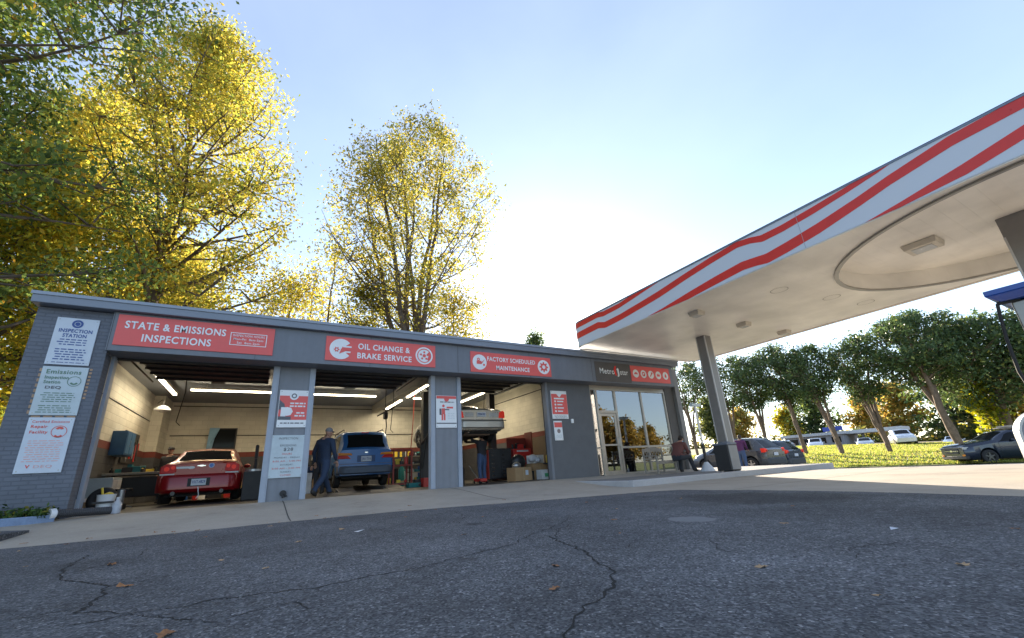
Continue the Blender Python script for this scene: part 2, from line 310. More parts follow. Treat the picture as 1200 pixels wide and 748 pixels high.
crack([(2.7, 6.58), (2.5, 5.6), (2.1, 5.1), (2.2, 4.4)], .01, 11); crack([(1.2, 5.6), (1.3, 4.9), (1.0, 4.4)], .008, 12); crack([(3.5, 1.3), (3.1, 1.4), (2.8, 1.2)], .006, 13)
def blot(cx, cy, rx, ry, m, name, seed, dz=.0015):
    rn = random.Random(seed); n = 40; vs = []
    for k in range(n):
        t = 2 * math.pi * k / n; q = 1 + rn.uniform(-.1, .1); vs.append((cx + rx * q * math.cos(t), cy + ry * q * math.sin(t), AZ + dz))
    m_ = MB(); m_.add(vs, [tuple(range(n))]); return m_.build(name, m, asphalt)
blot(3.75, 3.0, .2, .23, concrete_mat('patch_grey', (.17, .175, .185), .15), 'asphalt_patch', 3)
# expansion joints of the concrete
mb = MB()
for x in (-.9, 2.1, 5.2): mb.box(x, x + .012, 8.1, 11.2, 0, 0)
M_joint = mat('joint_dirt', (.08, .075, .07), .95)
def joint(x0, y0, x1, y1, wd=.02):
    n = 24; d = Vector((x1 - x0, y1 - y0, 0)).normalized(); q = Vector((-d.y, d.x, 0)) * wd / 2; vs = []
    for i in range(n + 1):
        x = x0 + (x1 - x0) * i / n; y = y0 + (y1 - y0) * i / n; z = float(apron_z(np.array(x), np.array(y))) + .004
        vs += [(x + q.x, y + q.y, z), (x - q.x, y - q.y, z)]
    m_ = MB(); m_.add(vs, [(2 * i, 2 * i + 1, 2 * i + 3, 2 * i + 2) for i in range(n)]); o = m_.build('expansion_joint', M_joint, kind='structure'); return o
for x in (.5, 4.5): joint(x, 7.9, x, 11.25)
joint(7.5, 5, 33, 5); joint(7.4, 1, 33, 1); joint(12, -20, 12, 7.9); joint(20, -20, 20, 30); joint(26, -20, 26, 30)
# raised walk in front of the shop, with its curb
mb = MB(); mb.plate([(8.12, 8.06), (17.86, 8.06), (17.86, 15), (14.72, 15), (14.72, 11.34), (8.12, 11.34)], -.3, -.052)
mb.build('raised_sidewalk', concrete_mat('sidewalk_concrete', (.2, .195, .19), .15), kind='structure', bevel=.01)
mb = MB(); mb.box(8.0, 17.98, 7.9, 8.055, -.3, -.045); mb.box(8.0, 8.115, 8.057, 11.3, -.3, -.05); mb.box(17.865, 17.98, 8.057, 15, -.3, -.045)
mb.build('curb', M_curb, kind='structure', bevel=.02)
mb = MB(); mb.plate([(-3.0, 10.55), (-3.3, 10.42), (-5, 10.3), (-14, 10.3), (-14, 10.42), (-5, 10.42), (-3.35, 10.53), (-3.05, 10.66)], -.2, .09)
mb.build('planter_curb', concrete_mat('painted_curb', (.2, .27, .4), .15), kind='structure', bevel=.015)
mb = MB(); mb.plate([(-3.06, 10.6), (-3.4, 10.5), (-5, 10.42), (-14, 10.42), (-14, 10.94), (-3.06, 10.94)], -.2, .05); mb.build('planter_soil', M_soil, kind='structure')
mb = MB(); mb.box(-40, -14.0, -40, 60, 0, 0); 
# ------------------------------------------------------------------ the garage and shop building
bld = thing('service_garage', 'long low grey service garage with three open bays and a glazed shop end', 'building', (0, 0, 0))
mb = MB(); mb.box(-4.15, -2.99, 10.95, 11.3, -.15, 3.95); mb.build('brick_wall', M_brick, bld, bevel=.006)
mb = MB(); mb.box(-4.15, -4.05, 11.3, 22.6, -.1, 4.0); mb.box(-4.15, 14.65, 22.6, 22.8, -.1, 4.0); mb.build('outer_wall', M_brick, bld)
mb = MB(); mb.box(-4.05, -3.95, 11.3, 22.6, -.02, 3.97); mb.box(-3.95, 9.9, 22.45, 22.6, -.02, 3.97); mb.box(9.9, 10.0, 11.5, 22.45, -.02, 3.97)
mb.box(-3.95, -3.6, 20.9, 22.45, -.02, 3.97); mb.build('interior_wall', M_block, bld)
mb = MB(); mb.box(-3.95, 9.9, 11.36, 22.45, -.15, .0); mb.build('garage_floor', mat('oily_floor', (.05, .047, .042), .6, var=.35, vs=1.5), bld)
mb = MB(); mb.box(-3.95, 9.9, 11.5, 22.45, 3.97, 4.0); mb.build('ceiling', mat('ceiling_paint', (.42, .38, .28), .8), bld)
mb = MB(); mb.box(4.75, 5.05, 11.5, 22.4, 3.62, 3.968); mb.build('ceiling_beam', mat('beam_paint', (.45, .42, .34), .7), bld, bevel=.01)
mb = MB(); mb.box(-3.0, 14.0, 10.85, 11.5, 3.13, 3.96); mb.build('fascia', M_fascia, bld, bevel=.008)
for x in (-2.98, -.4, 2.2, 4.7, 7.2, 9.8, 12.3): mb = MB(); mb.box(x, x + .006, 10.846, 10.849, 3.14, 3.95); mb.build('fascia_seam', M_black, bld)
mb = MB(); mb.box(-4.2, 14.3, 10.72, 22.9, 3.962, 4.17); mb.build('roof_cap', mat('roof_coping', (.2, .225, .27), .45, .2, var=.1, vs=1.2), bld, bevel=.012)
mb = MB(); mb.box(-4.22, 14.32, 10.70, 10.719, 4.12, 4.19); mb.build('roof_drip_edge', mat('drip_edge', (.25, .28, .33), .4, .3), bld, bevel=.004)
for x0, x1 in ((.16, .84), (4.17, 4.86)):
    mb = MB(); mb.box(x0, x1, 11.36, 11.5, -.02, 3.13); mb.build('pillar_panel', M_pillar, bld, bevel=.004)
for x0, x1 in ((-2.99, -2.93), (.02, .16), (.84, .97), (4.04, 4.17), (4.86, 4.98), (8.06, 8.15)):
    mb = MB(); mb.box(x0, x1, 11.32, 11.52, -.02, 3.12); mb.box(x0 + .03, x1 - .03, 11.312, 11.32, .0, 3.1); mb.build('door_jamb', M_frame if x0 < 8 else M_pillar, bld, bevel=.006)
mb = MB(); mb.box(8.15, 10.02, 11.35, 11.5, -.1, 3.129); mb.build('stucco_wall', M_stucco, bld)
mb = MB(); mb.box(13.97, 14.65, 11.35, 11.6, -.1, 3.96); mb.box(14.55, 14.65, 11.6, 22.6, -.1, 3.96); mb.build('corner_wall', mat('corner_grey', (.1, .1, .1), .8, bump=.3), bld)
mb = MB(); mb.box(14.45, 14.70, 11.2, 11.349, -.1, 3.961); mb.build('corner_trim', mat('corner_trim', (.2, .2, .2), .5), bld, bevel=.01)
# lintels and rolled-up sectional doors
for x0, x1 in ((-2.95, .02), (.97, 4.04), (4.98, 8.06)):
    d = MB(); d.box(x0, x1, 11.45, 11.52, 3.08, 3.13); d.build('door_lintel', M_dark, bld)
    dr = MB()
    for k in range(5): dr.box(x0 + .1, x1 - .1, 11.75 + k * .58, 12.30 + k * .58, 3.42, 3.46)
    D = dr.build('overhead_door', mat('overhead_door_dark', (.09, .085, .075), .6), bld)
    t = MB()
    for x in (x0 - .05, x1 + .05): t.tube([(x, 11.6, .02), (x, 11.6, 3.0), (x, 11.72, 3.3), (x, 11.95, 3.38), (x, 15.2, 3.38)], .022, 6)
    t.tube([(x0 + .02, 11.6, 3.28), (x1 - .02, 11.6, 3.28)], .03, 8); t.box(x0 + .1, x1 - .1, 14.7, 14.74, 3.36, 3.44)
    for k in range(5): t.box(x0 + .08, x1 - .08, 11.72 + k * .58, 11.745 + k * .58, 3.36, 3.42)
    for x in (x0 + .3, x1 - .5): t.tube([(x, 11.6, 3.28), (x + .35, 11.6, 3.28)], .07, 8)
    t.build('door_track', M_dark, D)
    c = MB(); xm = (x0 + x1) / 2; c.tube([(xm, 11.7, 3.6), (xm, 15.3, 3.62)], .025, 6); c.box(xm - .18, xm + .18, 15.2, 15.7, 3.5, 3.75); c.tube([(xm, 15.45, 3.75), (xm, 15.45, 3.96)], .02, 6); c.build('door_opener', M_black, D)
# wiring, conduit
mb = MB(); mb.tube([(-3.94, 12, 2.95), (-3.94, 20.8, 2.95)], .015, 6); mb.tube([(9.88, 13.0, .2), (9.88, 13.0, 3.9)], .05, 8); mb.tube([(9.88, 12, 3.5), (9.88, 20, 3.5)], .02, 6); mb.tube([(-3.5, 22.43, 2.55), (9, 22.43, 2.5)], .02, 6)
mb.tube([(-3.55, 22.43, 3.8), (9, 22.43, 3.8)], .02, 6); mb.build('conduit', M_dark, bld)
# shop glazing
M_alu = mat('warm_aluminium', (.42, .38, .33), .35, .5)
SY = 11.42
sf = MB()
def mull(m_, x0, x1, z0, z1, y0=SY - .05, y1=SY + .05): m_.box(x0, x1, y0, y1, z0, z1)
mull(sf, 10.03, 10.07, -.05, 3.03); mull(sf, 12.57, 12.64, .06, 2.96); mull(sf, 13.9, 13.96, -.05, 3.03); mull(sf, 10.07, 13.9, 2.96, 3.03); mull(sf, 11.30, 13.9, -.05, .06)
mull(sf, 10.29, 10.36, -.05, 2.96); mull(sf, 11.19, 11.27, -.05, 2.96); mull(sf, 11.27, 12.57, .88, .95, SY - .045, SY + .045); mull(sf, 12.64, 13.9, .88, .95, SY - .045, SY + .045); mull(sf, 10.07, 10.29, .88, .95, SY - .045, SY + .045)
mull(sf, 10.36, 11.19, 2.13, 2.22)
mull(sf, 10.0, 13.98, 3.031, 3.2, SY - .03, SY + .1)
sfo = sf.build('shop_window_frame', M_alu, bld, bevel=.005)
def glass_mat():
    m = bpy.data.materials.new('shop_glass'); m.use_nodes = True; n = m.node_tree.nodes; l = m.node_tree.links; n.clear()
    o = n.new('ShaderNodeOutputMaterial'); t = n.new('ShaderNodeBsdfTransparent'); t.inputs[0].default_value = (.8, .85, .85, 1)
    g = n.new('ShaderNodeBsdfGlossy'); g.inputs['Roughness'].default_value = .01; g.inputs['Color'].default_value = (.95, .97, 1, 1)
    f = n.new('ShaderNodeFresnel'); f.inputs[0].default_value = 1.9; x = n.new('ShaderNodeMixShader')
    z = n.new('ShaderNodeTexNoise'); z.inputs['Scale'].default_value = .7; b = n.new('ShaderNodeBump'); b.inputs['Strength'].default_value = .06; b.inputs['Distance'].default_value = .05
    tcx = n.new('ShaderNodeTexCoord'); l.new(tcx.outputs['Object'], z.inputs['Vector']); l.new(z.outputs['Fac'], b.inputs['Height']); l.new(b.outputs[0], g.inputs['Normal'])
    ma = n.new('ShaderNodeMath'); ma.operation = 'MULTIPLY_ADD'; ma.inputs[1].default_value = 1.6; ma.inputs[2].default_value = .12; ma.use_clamp = True
    l.new(f.outputs[0], ma.inputs[0]); l.new(ma.outputs[0], x.inputs[0]); l.new(t.outputs[0], x.inputs[1]); l.new(g.outputs[0], x.inputs[2]); l.new(x.outputs[0], o.inputs[0]); return m
M_glass = glass_mat()
for x0, x1, z0, z1 in ((10.07, 10.29, .95, 2.96), (10.07, 10.29, -.02, .88), (10.36, 11.19, 2.22, 2.96), (11.27, 12.57, .95, 2.96), (12.64, 13.9, .95, 2.96), (11.27, 12.57, .06, .88), (12.64, 13.9, .06, .88)):
    m_ = MB(); m_.box(x0 + .002, x1 - .002, SY - .004, SY + .004, z0 + .002, z1 - .002); m_.build('window_pane', M_glass, sfo)
door = MB(); door.box(10.37, 10.47, SY - .03, SY + .03, -.03, 2.12); door.box(11.08, 11.18, SY - .03, SY + .03, -.03, 2.12); door.box(10.47, 11.08, SY - .028, SY + .028, 2.02, 2.12); door.box(10.47, 11.08, SY - .028, SY + .028, -.03, .14); door.box(10.47, 11.08, SY - .02, SY + .02, .98, 1.04)
do = door.build('shop_door', M_alu, bld, bevel=.004)
m_ = MB(); m_.box(10.472, 11.078, SY - .004, SY + .004, .142, .978); m_.box(10.472, 11.078, SY - .004, SY + .004, 1.042, 2.018); m_.build('door_pane', M_glass, do)
m_ = MB(); m_.tube([(11.12, SY - .03, .95), (11.12, SY - .09, .97), (11.12, SY - .09, 1.25), (11.12, SY - .03, 1.27)], .014, 8); m_.build('handle', M_steel, do)
# shop interior shell
mb = MB(); mb.box(10.0, 14.55, 17.0, 17.1, -.05, 3.9); mb.box(10.001, 10.05, 11.5, 17.0, -.05, 3.9); mb.box(14.5, 14.549, 11.6, 17.0, -.05, 3.9); mb.build('shop_inner_wall', mat('shop_wall', (.4, .36, .3), .8), bld)
mb = MB(); mb.box(10.05, 14.5, 11.5, 17.0, 3.05, 3.1); mb.build('shop_ceiling', mat('shop_ceiling', (.3, .3, .29), .8), bld)
mb = MB(); mb.box(10.05, 14.5, 11.47, 17.0, -.1, -.04); mb.build('shop_floor', mat('shop_floor_tile', (.12, .11, .1), .4), bld)
mb = MB(); mb.box(13.2, 13.5, 12.2, 12.5, -.04, 3.05); mb.build('shop_column', mat('cream_column', (.6, .52, .38), .6), bld)
# wall fixtures
mb = MB(); mb.cyl((.5, 11.355, .16), (0, -1, 0), .07, .05, 14); mb.tube([(.5, 11.3, .16), (.58, 11.3, .1), (.48, 11.29, .08)], .02, 6); tag(mb.build('hose_bib_cover', M_black), 'round black fitting low on the pillar between the first and second bay', 'wall fitting')
mb = MB(); mb.box(9.03, 9.12, 11.3, 11.349, 1.76, 1.9); tag(mb.build('junction_box', M_signwhite, bevel=.01), 'small white box on the stucco wall beside the shop door', 'junction box')
# ------------------------------------------------------------------ signs
def fit(s, x0, x1, y, z, cap, m, parent, name='lettering', bold=.024, ext=.003):
    """one line of letters exactly filling x0..x1, cap height cap"""
    o = text(s, 1, 0, 0, 0, m, parent, name, bold, 'LEFT', 0, 1, 0)
    me = o.data; n = len(me.vertices); c = np.zeros(n * 3); me.vertices.foreach_get('co', c); c = c.reshape(-1, 3)
    a, b = c[:, 0].min(), c[:, 0].max(); c[:, 0] = x0 + (c[:, 0] - a) / (b - a) * (x1 - x0); c[:, 2] = z + c[:, 2] * cap / .70; c[:, 1] = y
    me.vertices.foreach_set('co', c.ravel()); me.update(); return o
def dashes(x0, x1, y, z, h, m, parent, seed, name='small_print'):
    """a line of print too fine to read: short word-long dashes"""
    rn = random.Random(seed); mb_ = MB(); x = x0 + rn.uniform(0, .1) * (x1 - x0); e = x1 - rn.uniform(0, .1) * (x1 - x0)
    while x < e:
        wd = rn.uniform(.035, .11); q = min(e, x + wd); mb_.add([(x, y, z), (q, y, z), (q, y, z + h), (x, y, z + h)], [(0, 1, 2, 3)]); x = q + .02
    return mb_.build(name, m, parent)
FY = 10.85
def gear(mb_, cx, cz, y, r, teeth=8):
    mb_.disc((cx, y, cz), r * .55, 20, r0=r * .28)
    for k in range(teeth):
        a = 2 * math.pi * k / teeth; q = [(.5, -.14), (.78, -.1), (.78, .1), (.5, .14)]
        mb_.add([(cx + r * (u * math.cos(a) - v * math.sin(a)), y, cz + r * (u * math.sin(a) + v * math.cos(a))) for u, v in q], [(0, 1, 2, 3)])
# 1 inspections
s = thing('banner_sign', 'long red sign reading STATE & EMISSIONS INSPECTIONS above the first bay', 'sign', (0, 0, 0), 0, 'red service signs on the fascia')
m_ = MB(); m_.box(-2.91, -.05, FY - .02, FY - .004, 3.25, 3.91); m_.build('sign_panel', M_signred, s, bevel=.003)
fit('STATE & EMISSIONS', -2.78, -1.02, FY - .026, 3.625, .155, M_signwhite, s); fit('INSPECTIONS', -2.47, -1.27, FY - .026, 3.36, .155, M_signwhite, s)
m_ = MB()
for a in ((-.93, -.2, 3.72, 3.735), (-.93, -.2, 3.435, 3.45), (-.93, -.915, 3.45, 3.72), (-.215, -.2, 3.45, 3.72)): m_.box(a[0], a[1], FY - .026, FY - .021, a[2], a[3])
m_.build('border', M_signwhite, s)
fit('INSPECTION HOURS', -.88, -.25, FY - .026, 3.645, .05, M_signwhite, s, bold=.01); fit('Mon-Fri  8am-5pm', -.86, -.27, FY - .026, 3.56, .05, M_signwhite, s, bold=.01); fit('Sat  8am-2pm', -.79, -.34, FY - .026, 3.475, .05, M_signwhite, s, bold=.01)
# 2 oil change
s = thing('banner_sign', 'red sign reading OIL CHANGE & BRAKE SERVICE between two round symbols', 'sign', (0, 0, 0), 0, 'red service signs on the fascia')
m_ = MB(); m_.box(1.1, 4.0, FY - .02, FY - .004, 3.235, 3.87); m_.build('sign_panel', M_signred, s, bevel=.003)
fit('OIL CHANGE &', 1.88, 3.26, FY - .026, 3.59, .15, M_signwhite, s); fit('BRAKE SERVICE', 1.87, 3.31, FY - .026, 3.34, .15, M_signwhite, s)
m_ = MB(); m_.disc((1.46, FY - .025, 3.55), .27, 32, a0=R(38), a1=R(322)); m_.box(1.5, 1.7, FY - .0255, FY - .0215, 3.46, 3.5); m_.box(1.5, 1.72, FY - .0255, FY - .0215, 3.6, 3.64); i_ = m_.build('symbol', M_signwhite, s)
m_ = MB(); m_.box(1.46, 1.68, FY - .031, FY - .0265, 3.52, 3.55); m_.add([(1.42, FY - .03, 3.42), (1.58, FY - .03, 3.5), (1.5, FY - .03, 3.62)], [(0, 1, 2)]); gear(m_, 1.36, 3.53, FY - .03, .09, 6); m_.build('symbol_mark', M_signred, i_)
m_ = MB(); m_.disc((3.67, FY - .025, 3.55), .25, 32); i_ = m_.build('symbol', M_signwhite, s)
m_ = MB(); m_.disc((3.67, FY - .03, 3.55), .205, 30, r0=.18); m_.disc((3.67, FY - .03, 3.55), .05, 12)
for k in range(5):
    a = R(90 + 72 * k); m_.disc((3.67 + .1 * math.cos(a), FY - .03, 3.55 + .1 * math.sin(a)), .032, 8)
m_.disc((3.67, FY - .0305, 3.55), .2, 10, a0=R(-50), a1=R(40), r0=.12); m_.build('symbol_mark', M_signred, i_)
# 3 maintenance
s = thing('banner_sign', 'red sign reading FACTORY SCHEDULED MAINTENANCE above the third bay', 'sign', (0, 0, 0), 0, 'red service signs on the fascia')
m_ = MB(); m_.box(5.1, 8.02, FY - .02, FY - .004, 3.19, 3.82); m_.build('sign_panel', M_signred, s, bevel=.003)
fit('FACTORY SCHEDULED', 5.66, 7.4, FY - .026, 3.56, .13, M_signwhite, s); fit('MAINTENANCE', 5.96, 7.17, FY - .026, 3.3, .13, M_signwhite, s)
m_ = MB(); m_.disc((5.4, FY - .025, 3.5), .235, 32); i_ = m_.build('symbol', M_signwhite, s)
m_ = MB(); m_.box(5.3, 5.46, FY - .031, FY - .0265, 3.44, 3.54); m_.add([(5.46, FY - .03, 3.5), (5.58, FY - .03, 3.6), (5.46, FY - .03, 3.44)], [(0, 1, 2)]); m_.disc((5.54, FY - .03, 3.42), .035, 10); m_.disc((5.36, FY - .03, 3.58), .05, 10, r0=.02); m_.build('symbol_mark', M_signred, i_)
m_ = MB(); m_.disc((7.73, FY - .025, 3.5), .235, 32); i_ = m_.build('symbol', M_signwhite, s)
m_ = MB(); gear(m_, 7.73, 3.5, FY - .03, .22, 8); m_.build('symbol_mark', M_signred, i_)
# 4 shop name
s = thing('shop_name_sign', 'white Metro Motor lettering with red swoosh over the shop windows', 'sign')
m_ = MB(); m_.box(9.95, 11.66, FY - .012, FY - .004, 3.16, 3.87); m_.build('sign_panel', mat('name_panel', (.1, .092, .09), .5), s)
fit('Metro', 10.15, 10.86, FY - .017, 3.45, .2, M_signwhite, s, bold=.014); fit('otor', 11.13, 11.52, FY - .017, 3.45, .2, M_signwhite, s, bold=.014)
m_ = MB(); n = 12
m_.add([(10.9 + .03 * math.sin(k / n * 3.14) * -2.4, FY - .017, 3.4 + .36 * k / n) for k in range(n + 1)] + [(10.97 + .03 * math.sin(k / n * 3.14) * -1.2, FY - .017, 3.4 + .36 * k / n) for k in range(n, -1, -1)], [tuple(range(2 * n + 2))]); m_.build('swoosh', mat('swoosh_red', (.8, .03, .02), .4), s)
m_ = MB()
m_.add([(10.97, FY - .0175, 3.64), (11.03, FY - .0175, 3.7), (11.08, FY - .0175, 3.66), (11.09, FY - .0175, 3.42), (11.04, FY - .0175, 3.36), (10.98, FY - .0175, 3.37), (11.01, FY - .0175, 3.44), (11.0, FY - .0175, 3.58)], [tuple(range(8))]); m_.build('letter_m', M_signwhite, s)
s = thing('icon_sign', 'red panel with five round white icons at the right end of the fascia', 'sign')
m_ = MB(); m_.box(11.68, 13.8, FY - .02, FY - .004, 3.24, 3.84); m_.build('sign_panel', M_signred, s, bevel=.003)
for k in range(5):
    cx = 11.93 + k * .405; m_ = MB(); m_.disc((cx, FY - .025, 3.54), .155, 26); i_ = m_.build('icon', M_signwhite, s); m_ = MB(); y = FY - .03; z = 3.54
    if k == 0: m_.box(cx - .09, cx + .09, y, y + .002, z - .03, z + .02); m_.box(cx - .05, cx + .05, y, y + .002, z + .02, z + .05)
    elif k == 1: m_.disc((cx, y, z), .09, 16, r0=.05); m_.disc((cx + .03, y, z - .04), .04, 10)
    elif k == 2: m_.add([(cx - .08, y, z - .07), (cx - .04, y, z - .09), (cx + .08, y, z + .06), (cx + .05, y, z + .09)], [(0, 1, 2, 3)]); m_.disc((cx + .05, y, z + .06), .04, 10)
    elif k == 3: m_.box(cx - .08, cx + .08, y, y + .002, z - .05, z + .03); m_.box(cx - .06, cx - .03, y, y + .002, z + .03, z + .06); m_.box(cx + .03, cx + .06, y, y + .002, z + .03, z + .06)
    else: m_.add([(cx, y, z + .1), (cx - .055, y, z - .02), (cx - .04, y, z - .07), (cx + .04, y, z - .07), (cx + .055, y, z - .02)], [tuple(range(5))])
    m_.build('icon_mark', M_signred, i_)
# notice boards on the brick end
BY = 10.95
M_pb = mat('print_blue', (.05, .1, .3), .6, var=0); M_pg = mat('print_green', (.12, .22, .16), .6, var=0); M_pr = mat('print_red', (.7, .12, .1), .6, var=0); M_pk = mat('print_dark', (.12, .13, .15), .6, var=0)
M_board = mat('notice_board_white', (.58, .64, .72), .5, var=.06); M_board2 = mat('notice_board_pale', (.5, .58, .62), .5, var=.08)
def board(label, x0, x1, z0, z1, m, name='notice_board', y=BY, cat='notice'):
    t = thing(name, label, cat, (0, 0, 0)); m_ = MB(); m_.box(x0, x1, y - .03, y - .004, z0, z1); m_.build('board_panel', m, t, bevel=.004)
    m_ = MB()
    for a in (x0 + .04, x1 - .04):
        for b in (z0 + .04, z1 - .04): m_.disc((a, y - .032, b), .012, 8)
    m_.build('screw', M_steel, t); return t
q = board('white board headed INSPECTION STATION, topmost on the brick end wall', -3.83, -3.2, 2.8, 3.76, M_board)
m_ = MB(); m_.disc((-3.515, BY - .034, 3.64), .085, 22, r0=.05); m_.disc((-3.515, BY - .034, 3.64), .04, 12); m_.build('seal', M_pb, q)
fit('INSPECTION', -3.76, -3.27, BY - .034, 3.46, .07, M_pb, q, bold=.03); fit('STATION', -3.69, -3.34, BY - .034, 3.36, .07, M_pb, q, bold=.03)
for i, z in enumerate((3.3, 3.25, 3.2, 3.1, 3.05, 3.0, 2.95, 2.9)): dashes(-3.75, -3.28, BY - .034, z, .02, M_pb, q, i)
dashes(-3.78, -3.25, BY - .034, 2.84, .012, M_pb, q, 77)
q = board('pale board headed Emissions Inspection Station, middle one on the brick end wall', -3.83, -3.18, 1.83, 2.76, M_board2)
fit('Emissions', -3.76, -3.27, BY - .034, 2.62, .08, M_pg, q, bold=.02); fit('Inspection', -3.76, -3.43, BY - .034, 2.52, .06, M_pg, q); fit('Station', -3.76, -3.53, BY - .034, 2.43, .06, M_pg, q)
m_ = MB(); m_.disc((-3.34, BY - .034, 2.48), .1, 22, r0=.09); m_.disc((-3.34, BY - .034, 2.47), .06, 12, a0=R(200), a1=R(340), r0=.03); m_.build('seal', M_pg, q); fit('DEQ', -3.72, -3.5, BY - .034, 2.33, .05, M_pk, q, bold=.03)
for i, z in enumerate((2.24, 2.2, 2.16, 2.12, 2.08, 2.0, 1.96, 1.92, 1.88)): dashes(-3.76, -3.26, BY - .034, z, .014, M_pg, q, 20 + i)
q = board('white board with red print headed Certified Emissions Repair Facility, lowest on the brick end wall', -3.81, -3.19, .8, 1.79, M_board)
fit('Certified Emissions', -3.75, -3.25, BY - .034, 1.69, .045, M_pr, q, bold=.01); fit('Repair', -3.75, -3.53, BY - .034, 1.6, .05, M_pr, q); fit('Facility', -3.75, -3.51, BY - .034, 1.5, .05, M_pr, q)
m_ = MB(); m_.disc((-3.36, BY - .034, 1.53), .11, 22, r0=.1); m_.disc((-3.36, BY - .034, 1.56), .06, 12, a0=R(20), a1=R(160), r0=.02); m_.disc((-3.36, BY - .034, 1.48), .06, 12, a0=R(200), a1=R(340), r0=.03); m_.build('seal', M_pr, q)
for i in range(10): dashes(-3.75, -3.25, BY - .034, 1.36 - i * .04, .012, mat('print_pink', (.75, .4, .38), .6, var=0), q, 40 + i)
fit('V', -3.68, -3.62, BY - .034, .89, .055, M_pr, q, bold=.04); fit('DEQ', -3.57, -3.33, BY - .034, .89, .05, mat('print_pink', (.75, .4, .38), .6, var=0), q, bold=0)
m_ = MB()
for i in range(9):
    m_.box(-3.87, -3.833, BY - .006, BY, 1.86 + i * .1, 1.92 + i * .1); m_.box(-3.17, -3.13, BY - .006, BY, 2.15 + i * .07, 2.19 + i * .07)
for i in range(4): m_.box(-3.8 + i * .16, -3.68 + i * .16, BY - .006, BY, 1.795, 1.825)
tag(m_.build('bare_brick_patch', mat('unpainted_brick', (.45, .3, .2), .9)), 'strip of unpainted tan brick showing round the notice boards', 'brickwork')
# pillar posters
PY = 11.355
q = board('red poster with white hand drawing on the pillar right of the first bay', .21, .85, 1.64, 2.54, M_signwhite, 'poster', PY, 'poster')
m_ = MB(); m_.box(.22, .84, PY - .034, PY - .031, 1.82, 2.4); m_.build('red_field', M_signred, q)
m_ = MB(); m_.disc((.53, PY - .037, 2.4), .1, 20); m_.build('emblem', M_signwhite, q); m_ = MB(); m_.disc((.42, PY - .037, 2.02), .11, 7); m_.box(.27, .38, PY - .038, PY - .0345, 1.9, 2.12); m_.build('hand_drawing', M_signwhite, q)
m_ = MB(); m_.add([(.22, PY - .036, 2.3), (.33, PY - .036, 2.2), (.36, PY - .036, 2.1), (.22, PY - .036, 2.05)], [(0, 1, 2, 3)]); m_.build('sleeve_drawing', M_pk, q); m_ = MB(); m_.box(.22, .5, PY - .0365, PY - .0345, 1.82, 1.9); m_.build('base_drawing', M_pk, q); m_ = MB(); m_.disc((.53, PY - .0395, 2.4), .06, 16, r0=.035); m_.build('emblem_ring', M_pk, q)
dashes(.45, .8, PY - .036, 2.2, .035, M_signwhite, q, 90); dashes(.45, .8, PY - .036, 2.13, .035, M_signwhite, q, 91); dashes(.6, .8, PY - .036, 1.97, .035, M_signwhite, q, 92); dashes(.55, .82, PY - .036, 1.9, .035, M_signwhite, q, 93); dashes(.25, .8, PY - .034, 1.73, .025, M_pk, q, 94)
q = board('pale blue hours board on the pillar under the red hand poster', .14, .87, .5, 1.46, M_board2, 'hours_board', PY, 'notice')
fit('INSPECTION', .3, .7, PY - .035, 1.36, .05, M_pk, q, bold=0); fit('$28', .42, .62, PY - .035, 1.1, .07, M_pk, q, bold=.01)
fit('EMISSIONS', .34, .68, PY - .035, 1.2, .045, M_pk, q, bold=0); fit('HOURS', .4, .6, PY - .035, 1.01, .04, M_pr, q, bold=0); fit('MONDAY - FRIDAY', .24, .78, PY - .035, .93, .035, M_pk, q, bold=0); fit('8:00 AM - 5:00 PM', .22, .8, PY - .035, .85, .035, M_pr, q, bold=0)
fit('SATURDAY', .38, .64, PY - .035, .77, .035, M_pk, q, bold=0); fit('8:00 AM - 2:00 PM', .22, .8, PY - .035, .69, .035, M_pr, q, bold=0); fit('SUNDAY', .4, .62, PY - .035, .61, .035, M_pk, q, bold=0); fit('CLOSED', .4, .62, PY - .035, .54, .035, M_pr, q, bold=0)
q = board('white poster with red figure on the pillar between second and third bay', 4.2, 4.83, 1.62, 2.54, M_signwhite, 'poster', PY, 'poster')
m_ = MB(); m_.box(4.21, 4.82, PY - .034, PY - .031, 2.45, 2.53); m_.disc((4.52, PY - .036, 2.44), .075, 18); m_.build('red_header', M_signred, q); m_ = MB(); m_.disc((4.42, PY - .036, 2.24), .04, 12); m_.box(4.37, 4.47, PY - .035, PY - .031, 2.0, 2.17); m_.box(4.36, 4.41, PY - .035, PY - .031, 1.83, 2.0); m_.box(4.43, 4.48, PY - .035, PY - .031, 1.83, 2.0); m_.box(4.52, 4.72, PY - .035, PY - .031, 2.17, 2.22); m_.build('drawing', M_signred, q)
m_ = MB(); m_.box(4.3, 4.36, PY - .036, PY - .031, 1.98, 2.16); m_.box(4.46, 4.6, PY - .036, PY - .031, 2.12, 2.15); m_.build('arm_drawing', M_pk, q); m_ = MB(); m_.box(4.21, 4.82, PY - .034, PY - .031, 1.73, 1.76); m_.build('black_rule', M_pk, q)
dashes(4.28, 4.78, PY - .035, 2.34, .025, M_pk, q, 95)
for i in range(4): dashes(4.55, 4.78, PY - .035, 2.02 - i * .05, .012, M_board2, q, 96 + i)
q = board('red price poster with four white bullet lines on the stucco wall', 8.27, 8.93, 1.9, 2.84, M_signwhite, 'poster', 11.349, 'poster')
m_ = MB(); m_.box(8.28, 8.92, 11.315, 11.3185, 2.05, 2.73); m_.build('red_field', M_signred, q)
m_ = MB(); m_.add([(8.5, 11.312, 2.73), (8.72, 11.312, 2.73), (8.66, 11.312, 2.66), (8.61, 11.312, 2.62), (8.56, 11.312, 2.66)], [tuple(range(5))])
